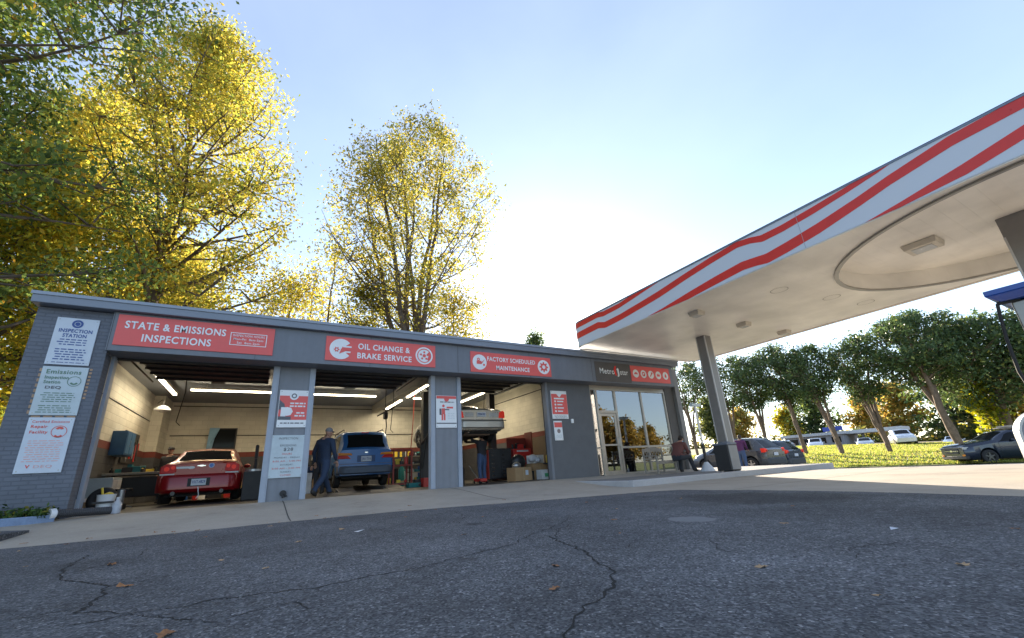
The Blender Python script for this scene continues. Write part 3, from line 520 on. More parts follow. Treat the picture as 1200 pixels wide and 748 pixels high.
for i in range(4): m_.disc((8.42, 11.312, 2.48 - i * .11), .035, 12); m_.box(8.5, 8.76 - (i % 2) * .05, 11.311, 11.3125, 2.46 - i * .11, 2.5 - i * .11)
m_.box(8.38, 8.8, 11.311, 11.3125, 2.55, 2.6); m_.build('print', M_signwhite, q)
for i in range(3): dashes(8.32, 8.88, 11.313, 1.99 - i * .035, .012, M_pk, q, 60 + i)
q = board('small white flyer with red top just below the red price poster', 8.29, 8.62, 1.2, 1.83, M_signwhite, 'flyer', 11.349, 'flyer')
m_ = MB(); m_.box(8.3, 8.61, 11.315, 11.3185, 1.62, 1.78); m_.build('red_field', M_signred, q)
m_ = MB(); m_.disc((8.46, 11.314, 1.5), .07, 14); m_.build('picture', mat('flyer_picture', (.25, .2, .2), .5, var=.5, vs=30), q)
for i in range(3): dashes(8.32, 8.59, 11.313, 1.36 - i * .04, .012, M_board2, q, 70 + i)

# ------------------------------------------------------------------ pump canopy
can = thing('pump_canopy', 'large fuel canopy with red waves on pale fascia and cream panelled underside', 'canopy')
CX0, CX1, CY0, CY1, CZ, CT = 9.2, 15.75, -5.0, 11.02, 4.3, 5.16
rc = .45
outl = []
for k in range(9): a = math.pi / 2 + math.pi / 2 * (1 - k / 8); outl.append((CX0 + rc + rc * math.cos(math.pi / 2 + math.pi / 2 * (1 - k / 8)), CY1 - rc + rc * math.sin(math.pi / 2 + math.pi / 2 * (1 - k / 8))))
for k in range(9): a = math.pi / 2 * (1 - k / 8); outl.append((CX1 - rc + rc * math.cos(a), CY1 - rc + rc * math.sin(a)))
outl += [(CX1, CY0), (CX0, CY0)]
m_ = MB(); n = len(outl)
for z0, z1 in ((CZ, CT),):
    m_.add([(x, y, z0) for x, y in outl] + [(x, y, z1) for x, y in outl], [(i, (i + 1) % n, (i + 1) % n + n, i + n) for i in range(n)])
m_.build('fascia', mat('canopy_fascia_white', (.66, .7, .77), .35, .0, var=0), can, smooth=30)
m_ = MB(); m_.plate([(CX0 + (x - CX0) * .9999 , y) for x, y in outl], CT + .001, CT + .04); m_.build('roof_deck', mat('canopy_deck_dark', (.08, .09, .1), .6), can)
# stripes follow the fascia: arc length s from the far corner
def fas(s, f, out=.004):
    x = CX0; y = CY1 - rc - s
    if s < 0:
        a = min(math.pi / 2, -s / rc); x = CX0 + rc - (rc + out) * math.cos(a); y = CY1 - rc + (rc + out) * math.sin(a); return (x, y, CZ + (CT - CZ) * f)
    return (x - out, y, CZ + (CT - CZ) * f)
def yb(px, a, b): return a, b
def sfrac(Y): return CY1 - rc - Y
def dip(Y, Yd): return .11 / (1 + math.exp((Y - Yd) / .05))   # small step down after the joint
def stripe(keys, name='stripe'):
    ys = [k[0] for k in keys]; N = 160; Y0, Y1 = ys[0], ys[-1]; top = []; bot = []
    for i in range(N + 1):
        Y = Y0 + (Y1 - Y0) * i / N; hi = np.interp(-Y, [-q for q in ys], [k[1] for k in keys]); lo = np.interp(-Y, [-q for q in ys], [k[2] for k in keys])
        hi = min(.985, hi); lo = max(.0, lo)
        if hi - lo < .004: hi = lo + .001
        top.append(fas(sfrac(Y), hi)); bot.append(fas(sfrac(Y), lo))
    m_ = MB(); m_.add(top + bot, [(i, i + 1, N + 1 + i + 1, N + 1 + i) for i in range(N)]); return m_.build(name, mat('canopy_stripe_red', (.74, .04, .03), .35, var=.06), can)
def smooth_keys(K):
    return K
stripe([(11.5, 1.0, .79), (10.8, .98, .77), (9.6, 1.0, .80), (9.3, .93, .74), (8.6, .93, .76), (8, 1.0, .84), (7.0, 1.1, .985)])
stripe([(11.5, .58, .33), (10.8, .58, .33), (9.6, .62, .37), (9.3, .5, .27), (8.6, .52, .3), (7.8, .6, .38), (7.07, .68, .46), (6.2, .82, .62), (5.4, .93, .74), (4.7, .99, .82), (4.4, .93, .76), (4.15, .84, .65), (3.7, .84, .66), (3.1, .9, .73), (2.5, .97, .83), (2.0, 1.05, .93), (1.8, 1.1, .985)])
stripe([(7.6, .0, .0), (7.07, .06, .0), (6.2, .2, .0), (5.4, .31, .08), (4.7, .38, .14), (4.4, .34, .1), (4.15, .3, .04), (3.7, .36, .1), (3.1, .46, .21), (2.4, .62, .4), (1.9, .76, .55), (1.05, .95, .73), (.22, 1.0, .78), (-.6, 1.0, .8), (-2, 1.1, .985)])
stripe([(2.4, .0, .0), (1.9, .1, .0), (1.05, .3, .08), (.22, .53, .3), (-.6, .7, .48), (-2, .9, .7), (-5, 1.0, .8)])
stripe([(-.8, 0, 0), (-2, .3, .1), (-5, .5, .28)])
m_ = MB(); m_.box(CX0 - .012, CX0 + .02, CY0, CY1 - rc, CT - .012, CT + .02); m_.build('edge_trim', mat('canopy_trim', (.2, .24, .3), .4, .4), can)
for k in range(4):
    y = 3.4 - 6.1 * k; m_ = MB(); m_.box(CX0 - .0065, CX0 - .0005, y, y + .007, CZ, CT); m_.build('fascia_joint', mat('joint_grey', (.42, .43, .46), .6), can)
# underside with an elliptical recess
EX = 12.5; EY = .6
ERX, ERY = 3.02, 3.4
M_soffit = bpy.data.materials.new('soffit_panels'); M_soffit.use_nodes = True; n_, l_, b_ = sub_nodes(M_soffit)
g_ = n_.new('ShaderNodeNewGeometry'); s_ = n_.new('ShaderNodeSeparateXYZ'); l_.new(g_.outputs['Position'], s_.inputs[0])
w_ = n_.new('ShaderNodeMath'); w_.operation = 'FRACT'; mu_ = n_.new('ShaderNodeMath'); mu_.operation = 'MULTIPLY'; mu_.inputs[1].default_value = 1 / .3; l_.new(s_.outputs[1], mu_.inputs[0]); l_.new(mu_.outputs[0], w_.inputs[0])
r_ = n_.new('ShaderNodeValToRGB'); e_ = r_.color_ramp.elements; e_[0].position = 0; e_[0].color = (.25, .25, .25, 1); e_[1].position = .035; e_[1].color = (1, 1, 1, 1); l_.new(w_.outputs[0], r_.inputs[0])
z_ = n_.new('ShaderNodeTexNoise'); z_.inputs['Scale'].default_value = .9; z_.inputs['Detail'].default_value = 6; l_.new(g_.outputs['Position'], z_.inputs['Vector'])
x_ = n_.new('ShaderNodeMapRange'); x_.inputs[1].default_value = .3; x_.inputs[2].default_value = .7; x_.inputs[3].default_value = .8; x_.inputs[4].default_value = 1.08; l_.new(z_.outputs['Fac'], x_.inputs[0])
v_ = n_.new('ShaderNodeVectorMath'); v_.operation = 'SCALE'; v_.inputs[0].default_value = (.9, .86, .78); l_.new(x_.outputs[0], v_.inputs['Scale']); l_.new(v_.outputs[0], b_.inputs['Base Color'])
bu_ = n_.new('ShaderNodeBump'); bu_.inputs['Strength'].default_value = .6; bu_.inputs['Distance'].default_value = .01; l_.new(r_.outputs[0], bu_.inputs['Height']); l_.new(bu_.outputs[0], b_.inputs['Normal'])
b_.inputs['Roughness'].default_value = .36
bm = bmesh.new(); N = 64
def sqpt(t):                                         # outer rectangle point in the direction of angle t from the ellipse centre
    c, s = math.cos(t), math.sin(t); k = min(((CX1 - .02 - EX) / c) if c > 1e-9 else (((CX0 + .02 - EX) / c) if c < -1e-9 else 1e9), ((CY1 - .02 - EY) / s) if s > 1e-9 else (((CY0 - EY) / s) if s < -1e-9 else 1e9)); return EX + c * k, EY + s * k
angs = sorted([2 * math.pi * k / N for k in range(N)] + [math.atan2(y - EY, x - EX) % (2 * math.pi) for x, y in ((CX1 - .02, CY1 - .02), (CX0 + .02, CY1 - .02), (CX0 + .02, CY0), (CX1 - .02, CY0))])
vi = [bm.verts.new((EX + ERX * math.cos(t), EY + ERY * math.sin(t), CZ + .012)) for t in angs]; vo = []
for t in angs:
    x, y = sqpt(t)
    if y > CY1 - rc and x < CX0 + rc:
        dx, dy = x - (CX0 + rc), y - (CY1 - rc); L_ = math.hypot(dx, dy)
        if L_ > rc - .02: x = CX0 + rc + dx / L_ * (rc - .02); y = CY1 - rc + dy / L_ * (rc - .02)
    if y > CY1 - rc and x > CX1 - rc:
        dx, dy = x - (CX1 - rc), y - (CY1 - rc); L_ = math.hypot(dx, dy)
        if L_ > rc - .02: x = CX1 - rc + dx / L_ * (rc - .02); y = CY1 - rc + dy / L_ * (rc - .02)
    vo.append(bm.verts.new((x, y, CZ + .012)))
for i in range(len(angs)): j = (i + 1) % len(angs); bm.faces.new((vi[i], vi[j], vo[j], vo[i]))
me = bpy.data.meshes.new('soffit'); bm.to_mesh(me); bm.free(); me.materials.append(M_soffit); so = bpy.data.objects.new('soffit', me); COL.objects.link(so); so.parent = can
m_ = MB(); N = 64; ring = lambda r, z: [(EX + ERX * r * math.cos(2 * math.pi * k / N), EY + ERY * r * math.sin(2 * math.pi * k / N), z) for k in range(N)]
m_.add(ring(1, CZ + .012) + ring(1, CZ + .42), [(k, (k + 1) % N, (k + 1) % N + N, k + N) for k in range(N)]); m_.add(ring(1, CZ + .42), [tuple(range(N))]); m_.build('recess', M_soffit, can, smooth=30)
m_ = MB(); m_.add(ring(1.0, CZ + .004) + ring(1.025, CZ + .004) + ring(1.0, CZ - .03) + ring(1.025, CZ - .03), [(k, (k + 1) % N, (k + 1) % N + N, k + N) for k in range(N)] + [(k + 2 * N, (k + 1) % N + 2 * N, (k + 1) % N + 3 * N, k + 3 * N) for k in range(N)] + [(k, (k + 1) % N, (k + 1) % N + 2 * N, k + 2 * N) for k in range(N)] + [(k + N, (k + 1) % N + N, (k + 1) % N + 3 * N, k + 3 * N) for k in range(N)])
m_.build('recess_rim', mat('recess_rim', (.4, .38, .35), .4, .5), can, smooth=30)
m_ = MB(); m_.box(CX0 + .01, CX0 + .09, CY0, CY1 - rc, CZ - .02, CZ + .008); m_.box(CX1 - .09, CX1 - .01, CY0, CY1 - rc, CZ - .02, CZ + .008); m_.box(CX0 + rc, CX1 - rc, CY1 - .09, CY1 - .01, CZ - .02, CZ + .008); m_.build('soffit_trim', M_soffit, can)
M_lens = mat('lamp_lens', (.6, .6, .58), .2)
def clight(x, y, z, sx, lab):
    t = thing('canopy_light', lab, 'light', (x, y, z), 0, 'flat light boxes under the canopy'); b = MB(); b.add([(-sx, -sx, 0), (sx, -sx, 0), (sx, sx, 0), (-sx, sx, 0), (-sx * .9, -sx * .9, -.12), (sx * .9, -sx * .9, -.12), (sx * .9, sx * .9, -.12), (-sx * .9, sx * .9, -.12)], [(0, 1, 5, 4), (1, 2, 6, 5), (2, 3, 7, 6), (3, 0, 4, 7), (4, 5, 6, 7), (0, 1, 2, 3)])
    b.build('housing', mat('light_housing', (.62, .57, .48), .5), t, bevel=.006); b = MB(); b.box(-sx * .6, sx * .6, -sx * .6, sx * .6, -.135, -.121); b.build('lens', M_lens, t); return t
clight(12.6, 2.5, CZ + .41, .3, 'large light box inside the round recess of the canopy ceiling')
clight(10.3, 6.8, CZ + .01, .16, 'small ceiling light nearest the striped edge of the canopy')
clight(12.7, 6.9, CZ + .01, .16, 'small ceiling light in the middle, near the front canopy column')
clight(15.0, 6.9, CZ + .01, .16, 'small ceiling light nearest the plain far edge of the canopy')
m_ = MB()
for x, y in ((11.0, 4.9), (13.0, 4.6), (14.5, 4.4)):
    t = 24; m_.add([(x + .2 * math.cos(2 * math.pi * k / t), y + .2 * math.sin(2 * math.pi * k / t), CZ + .004) for k in range(t)] + [(x + .185 * math.cos(2 * math.pi * k / t), y + .185 * math.sin(2 * math.pi * k / t), CZ + .004) for k in range(t)], [(k, (k + 1) % t, (k + 1) % t + t, k + t) for k in range(t)])
m_.build('cover_ring', mat('cover_ring', (.3, .28, .25), .5), can)
M_post = mat('column_grey', (.24, .235, .23), .42, .3, var=.08)
def column(x, y, hw, label):
    t = thing('canopy_column', label, 'column', (x, y, 0), 0, 'square columns carrying the canopy'); b = MB(); b.box(-hw, hw, -hw, hw, -.2, CZ + .42 if y < 3 else CZ + .01); b.build('shaft', M_post, t, bevel=.01)
    b = MB(); b.box(-hw - .004, -hw + .03, -hw - .004, -hw + .03, -.19, CZ - .01); b.box(hw - .03, hw + .004, -hw - .004, -hw + .03, -.19, CZ - .01); b.box(-hw - .004, -hw + .03, hw - .03, hw + .004, -.19, CZ - .01); b.build('corner_trim', mat('column_trim', (.55, .55, .55), .4, .3), t); return t
column(12.72, 8.36, .165, 'grey square canopy column rising beside the rubbish bin'); column(13.0, 1.15, .25, 'wide grey canopy column at the right edge, reaching into the ceiling recess')
# ------------------------------------------------------------------ fuel pump
pump = thing('fuel_pump', 'tall grey fuel pump with blue top and black hose at the right edge', 'fuel pump', (10.65, .75, -.05), R(0))
def shell(name, m, pts, y0, y1, parent, bev=.015):
    b = MB(); b.prism(pts, y0, y1); return b.build(name, m, parent, bevel=bev)
b = MB(); b.box(-.5, .55, -.62, .6, 1.45, 2.5); b.box(-.45, .5, -.62, .55, 0, 1.45); b.build('cabinet', mat('pump_grey', (.3, .29, .27), .35, .6), pump, bevel=.02)
b = MB(); b.box(-.507, -.5, .2, .3, .9, 2.49); b.box(-.507, -.5, -.45, -.35, .9, 2.49); b.build('trim_strip', mat('pump_silver', (.7, .72, .75), .25, .6), pump)
b = MB(); b.add([(-.62, -.75, 2.52), (.67, -.75, 2.52), (.67, .68, 2.52), (-.62, .68, 2.52), (-.72, -.85, 2.63), (.77, -.85, 2.63), (.77, .8, 2.63), (-.72, .8, 2.63)], [(0, 1, 2, 3), (0, 1, 5, 4), (1, 2, 6, 5), (2, 3, 7, 6), (3, 0, 4, 7), (4, 5, 6, 7)]); b.box(-.72, .77, -.85, .8, 2.631, 2.72)
b.build('top_cap', mat('pump_blue', (.01, .07, .36), .35, coat=.4), pump, bevel=.01)
b = MB(); b.tube([(-.6, .72, 2.5), (-.64, .74, 2.3), (-.66, .78, 1.9), (-.68, .8, 1.4), (-.7, .74, .9), (-.72, .66, .6), (-.72, .5, .42), (-.6, .35, .5), (-.54, .3, .9), (-.53, .3, 1.05)], .022, 8); b.tube([(-.6, .72, 2.5), (-.5, .5, 2.52)], .03, 8); b.build('hose', M_rubber, pump, smooth=60)
b = MB(); b.tube([(-.52, .3, 1.25), (-.6, .34, 1.2), (-.62, .36, 1.05), (-.56, .32, .95)], [.03, .045, .05, .03], 8); b.box(-.66, -.52, .24, .44, 1.18, 1.3); b.tube([(-.62, .36, 1.2), (-.72, .42, 1.12), (-.7, .4, 1.0)], .015, 6); b.build('nozzle', M_black, pump, smooth=50)
# rounded lower flank with pale rim
def rrect(x0, x1, z0, z1, r, n=8):
    P = []
    for cx, cz, a0 in ((x1 - r, z1 - r, 0), (x0 + r, z1 - r, 90)):
        for k in range(n + 1): a = R(a0 + 90 * k / n); P.append((cx + r * math.cos(a), cz + r * math.sin(a)))
    P += [(x0, z0), (x1, z0)]; return P
g1 = rrect(-.55, .9, -.12, .86, .34); g2 = rrect(-.52, .87, -.12, .83, .31)
gd = thing('pump_guard', 'rounded grey guard with pale rim standing at the foot of the fuel pump', 'guard', (9.47, 1.22, -.1), R(-62))
b = MB(); n = len(g1); b.add([(x, -.09, z) for x, z in g1] + [(x, -.09, z) for x, z in g2] + [(x, .09, z) for x, z in g1] + [(x, .09, z) for x, z in g2], [(i, i + 1, i + 1 + n, i + n) for i in range(n - 1) if i != n - 2] + [(i + 2 * n, i + 1 + 2 * n, i + 1 + 3 * n, i + 3 * n) for i in range(n - 1) if i != n - 2] + [(i, i + 1, i + 1 + 2 * n, i + 2 * n) for i in range(n - 1) if i != n - 2]); b.build('rim', mat('guard_rim', (.42, .42, .41), .35, .3), gd, smooth=40)
b = MB(); b.prism(g2, -.085, .085); b.build('guard_panel', mat('guard_grey', (.16, .17, .19), .35, .4), gd, smooth=40)
b = MB(); b.box(9.0, 11.9, .1, 1.6, -.25, -.06); tag(b.build('pump_island', M_curb, bevel=.03), 'low concrete island under the fuel pump at the right edge', 'island')
# ------------------------------------------------------------------ vehicles
def paint(name, col, rough=.28, met=.3, coat=.8): return mat(name, col, rough, met, var=.05, vs=2, coat=coat)
M_tail = mat('tail_red', (.6, .01, .01), .35, spec=.3, var=0); M_tailon = mat('tail_red_bright', (.9, .04, .02), .35, spec=.3, var=0, emis=(1, .05, .02), es=.04); M_amber = mat('tail_amber', (.85, .28, .02), .35, spec=.3, var=0)
M_plate = mat('number_plate', (.6, .63, .68), .5); M_under = mat('underbody', (.015, .015, .015), .8)
M_rim = mat('alloy_rim', (.45, .45, .46), .3, .8)
def wheel(parent, x, y, r, wd, side, rimm=None, n_sp=5):
    b = MB(); prof = [(-wd / 2, r * .62), (-wd / 2, r * .9), (-wd / 2 + .03, r), (wd / 2 - .03, r), (wd / 2, r * .9), (wd / 2, r * .62)]; N = 28; vs = []
    for a, q in prof:
        for k in range(N): t = 2 * math.pi * k / N; vs.append((x + a, y + q * math.cos(t), r + q * math.sin(t)))
    b.add(vs, [(i * N + k, i * N + (k + 1) % N, (i + 1) * N + (k + 1) % N, (i + 1) * N + k) for i in range(len(prof) - 1) for k in range(N)])
    wh = b.build('wheel', M_rubber, parent, smooth=35)
    b = MB(); xo = x + side * (wd / 2 - .02); N = 28
    b.add([(xo - side * .05, y + r * .6 * math.cos(2 * math.pi * k / N), r + r * .6 * math.sin(2 * math.pi * k / N)) for k in range(N)], [tuple(range(N))], 1)
    b.add([(xo, y + q * math.cos(2 * math.pi * k / N), r + q * math.sin(2 * math.pi * k / N)) for q in (r * .65, r * .57) for k in range(N)], [(k, (k + 1) % N, (k + 1) % N + N, k + N) for k in range(N)])
    for s in range(n_sp):
        a = 2 * math.pi * s / n_sp + .3; c, d = math.cos(a), math.sin(a); h1, h2 = r * .11, r * .07
        b.add([(xo + side * .005, y + u * c - v * d, r + u * d + v * c) for u, v in ((r * .08, -h1), (r * .6, -h2), (r * .6, h2), (r * .08, h1))] + [(xo - side * .04, y + u * c - v * d, r + u * d + v * c) for u, v in ((r * .08, -h1), (r * .6, -h2), (r * .6, h2), (r * .08, h1))], [(0, 1, 2, 3), (0, 1, 5, 4), (3, 2, 6, 7)])
    b.cyl((xo - side * .04, y, r), (side, 0, 0), r * .14, .05, 12); b.build('rim', [rimm or M_rim, M_black], wh)
    return wh
def car(root, P, pm):
    """local frame: rear bumper at y=0, nose at y=L, wheels on z=0"""
    L, W, g = P['L'], P['W'], P.get('g', .22); top = P['top']; belt = P['belt']; rw = P.get('rw', .76); yr, yf = P['wy']; r = P.get('wr', .33); ar = r * 1.17
    itp = lambda K, y: float(np.interp(y, [k[0] for k in K], [k[1] for k in K]))
    tapR, tapF = P.get('tap', (.10, .16))
    def hw(y): return W / 2 * (1 - tapR * math.exp(-y / .22) - tapF * math.exp(-(L - y) / .3))
    def tz(y):   # smoothed roof line
        return sum(itp(top, y + d) * q for d, q in ((-.08, .2), (-.04, .2), (0, .2), (.04, .2), (.08, .2)))
    def ring(y, off=0.):
        h = hw(y); zt = tz(y); zb0 = g + .05 * math.exp(-y / .15) + .05 * math.exp(-(L - y) / .2); zb = zb0
        for yw in (yr, yf):
            d = ar * ar - (y - yw) ** 2
            if d > 0: zb = max(zb, r + math.sqrt(d))
        be = min(itp(belt, y), zt - .01); k = min(1, max(0, (zt - be) / .35)); rr = .95 - (.95 - rw) * k
        z2 = max(zb0 + .1, zb + .015); zm = max(zb0 + (be - zb0) * .5, zb + .03)
        return [(0, zb), (h * .9, zb), (h * .975, min(z2, be - .05)), (h, min(zm, be - .04)), (h * .985, be - .035), (h * .95, be), (h * rr, zt - .07 * k - .004), (h * rr * .9, zt - .012 * k), (0, zt + .018)]
    ys = sorted(set([round(v, 3) for v in list(np.arange(0, L + .001, .09)) + [L, .03, L - .03] + [yw + s * ar * q for yw in (yr, yf) for s in (-1, 1) for q in (1.0, .97, .85, .6, .3)] + [k[0] for k in top] if 0 <= v <= L]))
    b = MB(); M_ = 9; n = 2 * M_ - 2
    def full(y):
        q = ring(y); return [(-x, y, z) for x, z in q] + [(x, y, z) for x, z in q[-2:0:-1]]
    for y in ys: b.v += full(y)
    for i in range(len(ys) - 1):
        for k in range(n): b.f.append((i * n + k, i * n + (k + 1) % n, (i + 1) * n + (k + 1) % n, (i + 1) * n + k))
    b.f += [tuple(range(n)), tuple(reversed(range((len(ys) - 1) * n, len(ys) * n)))]; b.mi = [0] * len(b.f)
    body = b.build('body', pm, root, smooth=38); body.modifiers.new('bevel', 'BEVEL').width = .02; body.modifiers['bevel'].segments = 2; body.modifiers['bevel'].angle_limit = R(50)
    def side(y, s, sd, off=.006):
        q = ring(y); a = Vector((q[5][0], q[5][1])); c = Vector((q[6][0], q[6][1])); p = a.lerp(c, s); nrm = Vector((c.y - a.y, a.x - c.x)).normalized(); p += nrm * off; return (sd * p.x, y, p.y)
    for y0b, y0t, y1b, y1t in P['sidewin']:
        for sd in (-1, 1):
            b = MB(); N = 14; K = 5; vs = []
            for i in range(N + 1):
                for k in range(K + 1):
                    s = .07 + .84 * k / K; u = i / N; y = (y0b + (y0t - y0b) * s) * (1 - u) + (y1b + (y1t - y1b) * s) * u; vs.append(side(y, s, sd))
            b.add(vs, [(i * (K + 1) + k, i * (K + 1) + k + 1, (i + 1) * (K + 1) + k + 1, (i + 1) * (K + 1) + k) for i in range(N) for k in range(K)]); b.build('side_window', M_glassdark, root, smooth=40)
    def topband(y0, y1, name, fr=.9, m=M_glassdark):
        b = MB(); N = 10; K = 8; vs = []
        for i in range(N + 1):
            y = y0 + (y1 - y0) * i / N; q = ring(y); dz = (tz(y + .02) - tz(y - .02)) / .04; nv = Vector((-dz, 1)).normalized() * .008
            for k in range(K + 1):
                u = -1 + 2 * k / K; x = u * q[7][0] * fr * (1 / .93 if fr > .93 else 1); zz = q[7][1] + (q[8][1] - q[7][1]) * (1 - abs(u) * fr); vs.append((x, y + nv.x, zz + nv.y))
        b.add(vs, [(i * (K + 1) + k, i * (K + 1) + k + 1, (i + 1) * (K + 1) + k + 1, (i + 1) * (K + 1) + k) for i in range(N) for k in range(K)]); return b.build(name, m, root, smooth=40)
    topband(*P['rearglass'], 'rear_window'); topband(*P['windscreen'], 'windscreen')
    b = MB(); b.box(-W / 2 + .2, W / 2 - .2, .3, L - .3, g - .06, g + .22); b.box(-W / 2 + .32, W / 2 - .32, yr - .1, yr + .1, .2, .3); b.build('underbody', M_under, root)
    for yw in (yr, yf):
        for sd in (-1, 1): wheel(root, sd * (W / 2 - .13), yw, r, P.get('tw', .22), sd, P.get('rimm'))
    # mirrors, handles, door seams
    b = MB(); ym = P['windscreen'][0] - .05
    for sd in (-1, 1):
        q = ring(ym); b.sphere((sd * (q[5][0] + .09), ym, q[5][1] + .06), .1, .07, .065, 10, 7)
    b.build('mirror', pm, root, smooth=60)
    b = MB()
    for sd in (-1, 1):
        for y in P.get('seams', ()):
            q = ring(y); x3, z3 = q[3]; x4, z4 = q[4]; x2, z2 = q[2]
            b.add([(sd * (x2 + .003), y, z2 + .02), (sd * (x2 + .003), y + .012, z2 + .02), (sd * (x3 + .003), y + .012, z3), (sd * (x3 + .003), y, z3), (sd * (x4 + .003), y + .012, z4), (sd * (x4 + .003), y, z4)], [(0, 1, 2, 3), (3, 2, 4, 5)])
    if b.v: b.build('door_seam', M_black, root)
    for sd in (-1, 1):
        for y in P.get('handles', ()):
            b = MB(); q = ring(y); b.box(sd * (q[4][0]) - .012, sd * (q[4][0]) + .012, y - .08, y + .08, q[4][1] - .09, q[4][1] - .06); b.build('door_handle', P.get('handm', pm), root)
    return ring, tz
def bumper(root, W, z0, z1, y0, y1, m, name='bumper', cor=.25):
    """rear (or front) bumper bar, rounded at its ends in plan, facing -y at y0"""
    n = 20; fr = []; 
    for i in range(n + 1):
        u = -1 + 2 * i / n; x = u * W / 2; y = y0 + (cor * max(0, (abs(u) - .72) / .28) ** 2); fr.append((x, y))
    zs = [(z0, .06), (z0 + (z1 - z0) * .15, .0), (z0 + (z1 - z0) * .8, .0), (z1, .05)]; vs = []
    for z, d in zs: vs += [(x, y + d, z) for x, y in fr]
    fs = [(j * (n + 1) + i, j * (n + 1) + i + 1, (j + 1) * (n + 1) + i + 1, (j + 1) * (n + 1) + i) for j in range(3) for i in range(n)]
    o = len(vs); vs += [(x * .97, y1, z0) for x, y in fr] + [(x * .97, y1, z1) for x, y in fr]
    fs += [(i, i + 1, o + i + 1, o + i) for i in range(n)] + [(3 * (n + 1) + i, 3 * (n + 1) + i + 1, o + n + 1 + i + 1, o + n + 1 + i) for i in range(n)]
    b = MB(); b.add(vs, fs); return b.build(name, m, root, smooth=35)
def lamp(root, pts, y0, y1, m, name='tail_light'):
    b = MB(); b.prism(pts, y0, y1); return b.build(name, m, root, bevel=.012)
# --- red saloon in the first bay
t = thing('parked_car', 'dark red saloon seen from behind, standing in the first bay', 'car', (-1.38, 14.0, .02), 0)
pm = paint('deep_red_paint', (.3, .006, .01), .32, .1, .35)
car(t, dict(L=4.9, W=1.86, g=.24, top=[(0, .95), (.04, 1.02), (.12, 1.06), (.72, 1.07), (1.35, 1.4), (1.75, 1.47), (2.7, 1.47), (3.2, 1.3), (3.8, 1.0), (4.5, .9), (4.9, .68)], belt=[(0, .9), (1, .95), (3.6, .92), (4.9, .7)], wy=(1.05, 3.85), rw=.72,
            sidewin=[(1.35, 1.75, 3.5, 2.95)], rearglass=(.78, 1.32), windscreen=(2.95, 3.7), seams=(1.9, 2.9, 3.7), handles=(2.1, 3.1)), pm)
bumper(t, 1.84, .3, .72, -.09, .2, pm)
for sd in (-1, 1):
    f = lambda P_: [(sd * a, b_) for a, b_ in P_]
    lamp(t, f([(.86, .76), (.86, .92), (.74, 1.0), (.55, .98), (.52, .8), (.6, .76)]), -.025, .1, M_tail)
    b = MB(); b.cyl((sd * .73, -.045, .87), (0, 1, 0), .055, .03, 16); b.cyl((sd * .6, -.045, .9), (0, 1, 0), .045, .03, 14); b.build('tail_lamp_lens', M_tailon, t)
    lamp(t, f([(.86, .715), (.86, .755), (.55, .755), (.55, .715)]), -.035, .05, mat('reverse_lens', (.6, .6, .6), .2), 'reversing_light')
    b = MB(); b.cyl((sd * .52, -.06, .27), (0, 1, 0), .05, .3, 12); b.build('exhaust_pipe', mat('dull_exhaust', (.12, .11, .1), .5, .5), t, smooth=50)
b = MB(); b.box(-.45, .45, -.02, .0, .985, 1.0); b.build('trunk_lip', pm, t)
b = MB(); b.box(-.24, .24, -.105, -.085, .42, .62); b.build('plate_recess', M_black, t); b = MB(); b.box(-.16, .16, -.115, -.106, .44, .6); pl = b.build('number_plate', M_plate, t)
fit('VXT-4829', -.14, .14, -.118, .49, .07, M_pb, pl)
b = MB(); b.tube([(0, -.09, .4), (.02, -.12, .3), (.04, -.1, .2), (.0, -.12, .12)], .012, 6); b.build('hanging_strap', M_signwhite, t)
b = MB(); b.box(-.62, -.28, -.012, -.001, .87, .92); b.add([(-.22 + .08 * math.cos(k), -.008, .89 + .035 * math.sin(k)) for k in np.arange(0, 6.28, .5)], [tuple(range(13))]); b.build('sticker', M_signwhite, t)
b = MB(); b.disc((.22, -.012, .93), .065, 20); s_ = b.build('round_sticker', mat('sticker_blue', (.08, .2, .6), .4), t); b = MB(); b.disc((.22, -.014, .93), .06, 20, r0=.05); b.build('sticker_ring', M_signwhite, s_)
b = MB(); b.box(-.09, .09, -.012, -.001, .92, .94); b.box(-.04, .04, -.013, -.001, .91, .95); b.build('maker_badge', M_chrome, t)
# --- blue minivan in the second bay
t = thing('parked_minivan', 'blue minivan seen from behind, standing over the work pit in the second bay', 'minivan', (3.13, 15.3, .12), 0)
pm = paint('mid_blue_paint', (.035, .15, .42), .35, .1, .3); M_greyb = mat('bumper_grey_blue', (.1, .13, .18), .6)
car(t, dict(L=4.9, W=1.88, g=.34, top=[(0, 1.16), (.03, 1.22), (.34, 1.78), (.5, 1.86), (1.5, 1.9), (3.0, 1.86), (3.9, 1.25), (4.5, 1.05), (4.9, .8)], belt=[(0, 1.12), (4, 1.05), (4.9, .8)], wy=(.95, 3.9), rw=.8, wr=.34, tap=(.04, .15),
            sidewin=[(.45, .6, 1.4, 1.4), (1.5, 1.5, 2.6, 2.55), (2.7, 2.65, 3.75, 3.1)], rearglass=(.06, .33), windscreen=(3.1, 3.8)), pm)
bumper(t, 1.88, .42, .68, -.12, .2, M_greyb, cor=.2)
for sd in (-1, 1):
    f = lambda P_: [(sd * a, b_) for a, b_ in P_]
    lamp(t, f([(.9, 1.03), (.9, 1.12), (.5, 1.1), (.46, 1.03)]), -.02, .1, M_amber, 'turn_light'); lamp(t, f([(.91, .92), (.91, 1.027), (.62, 1.027), (.5, .92)]), -.025, .1, M_tail)
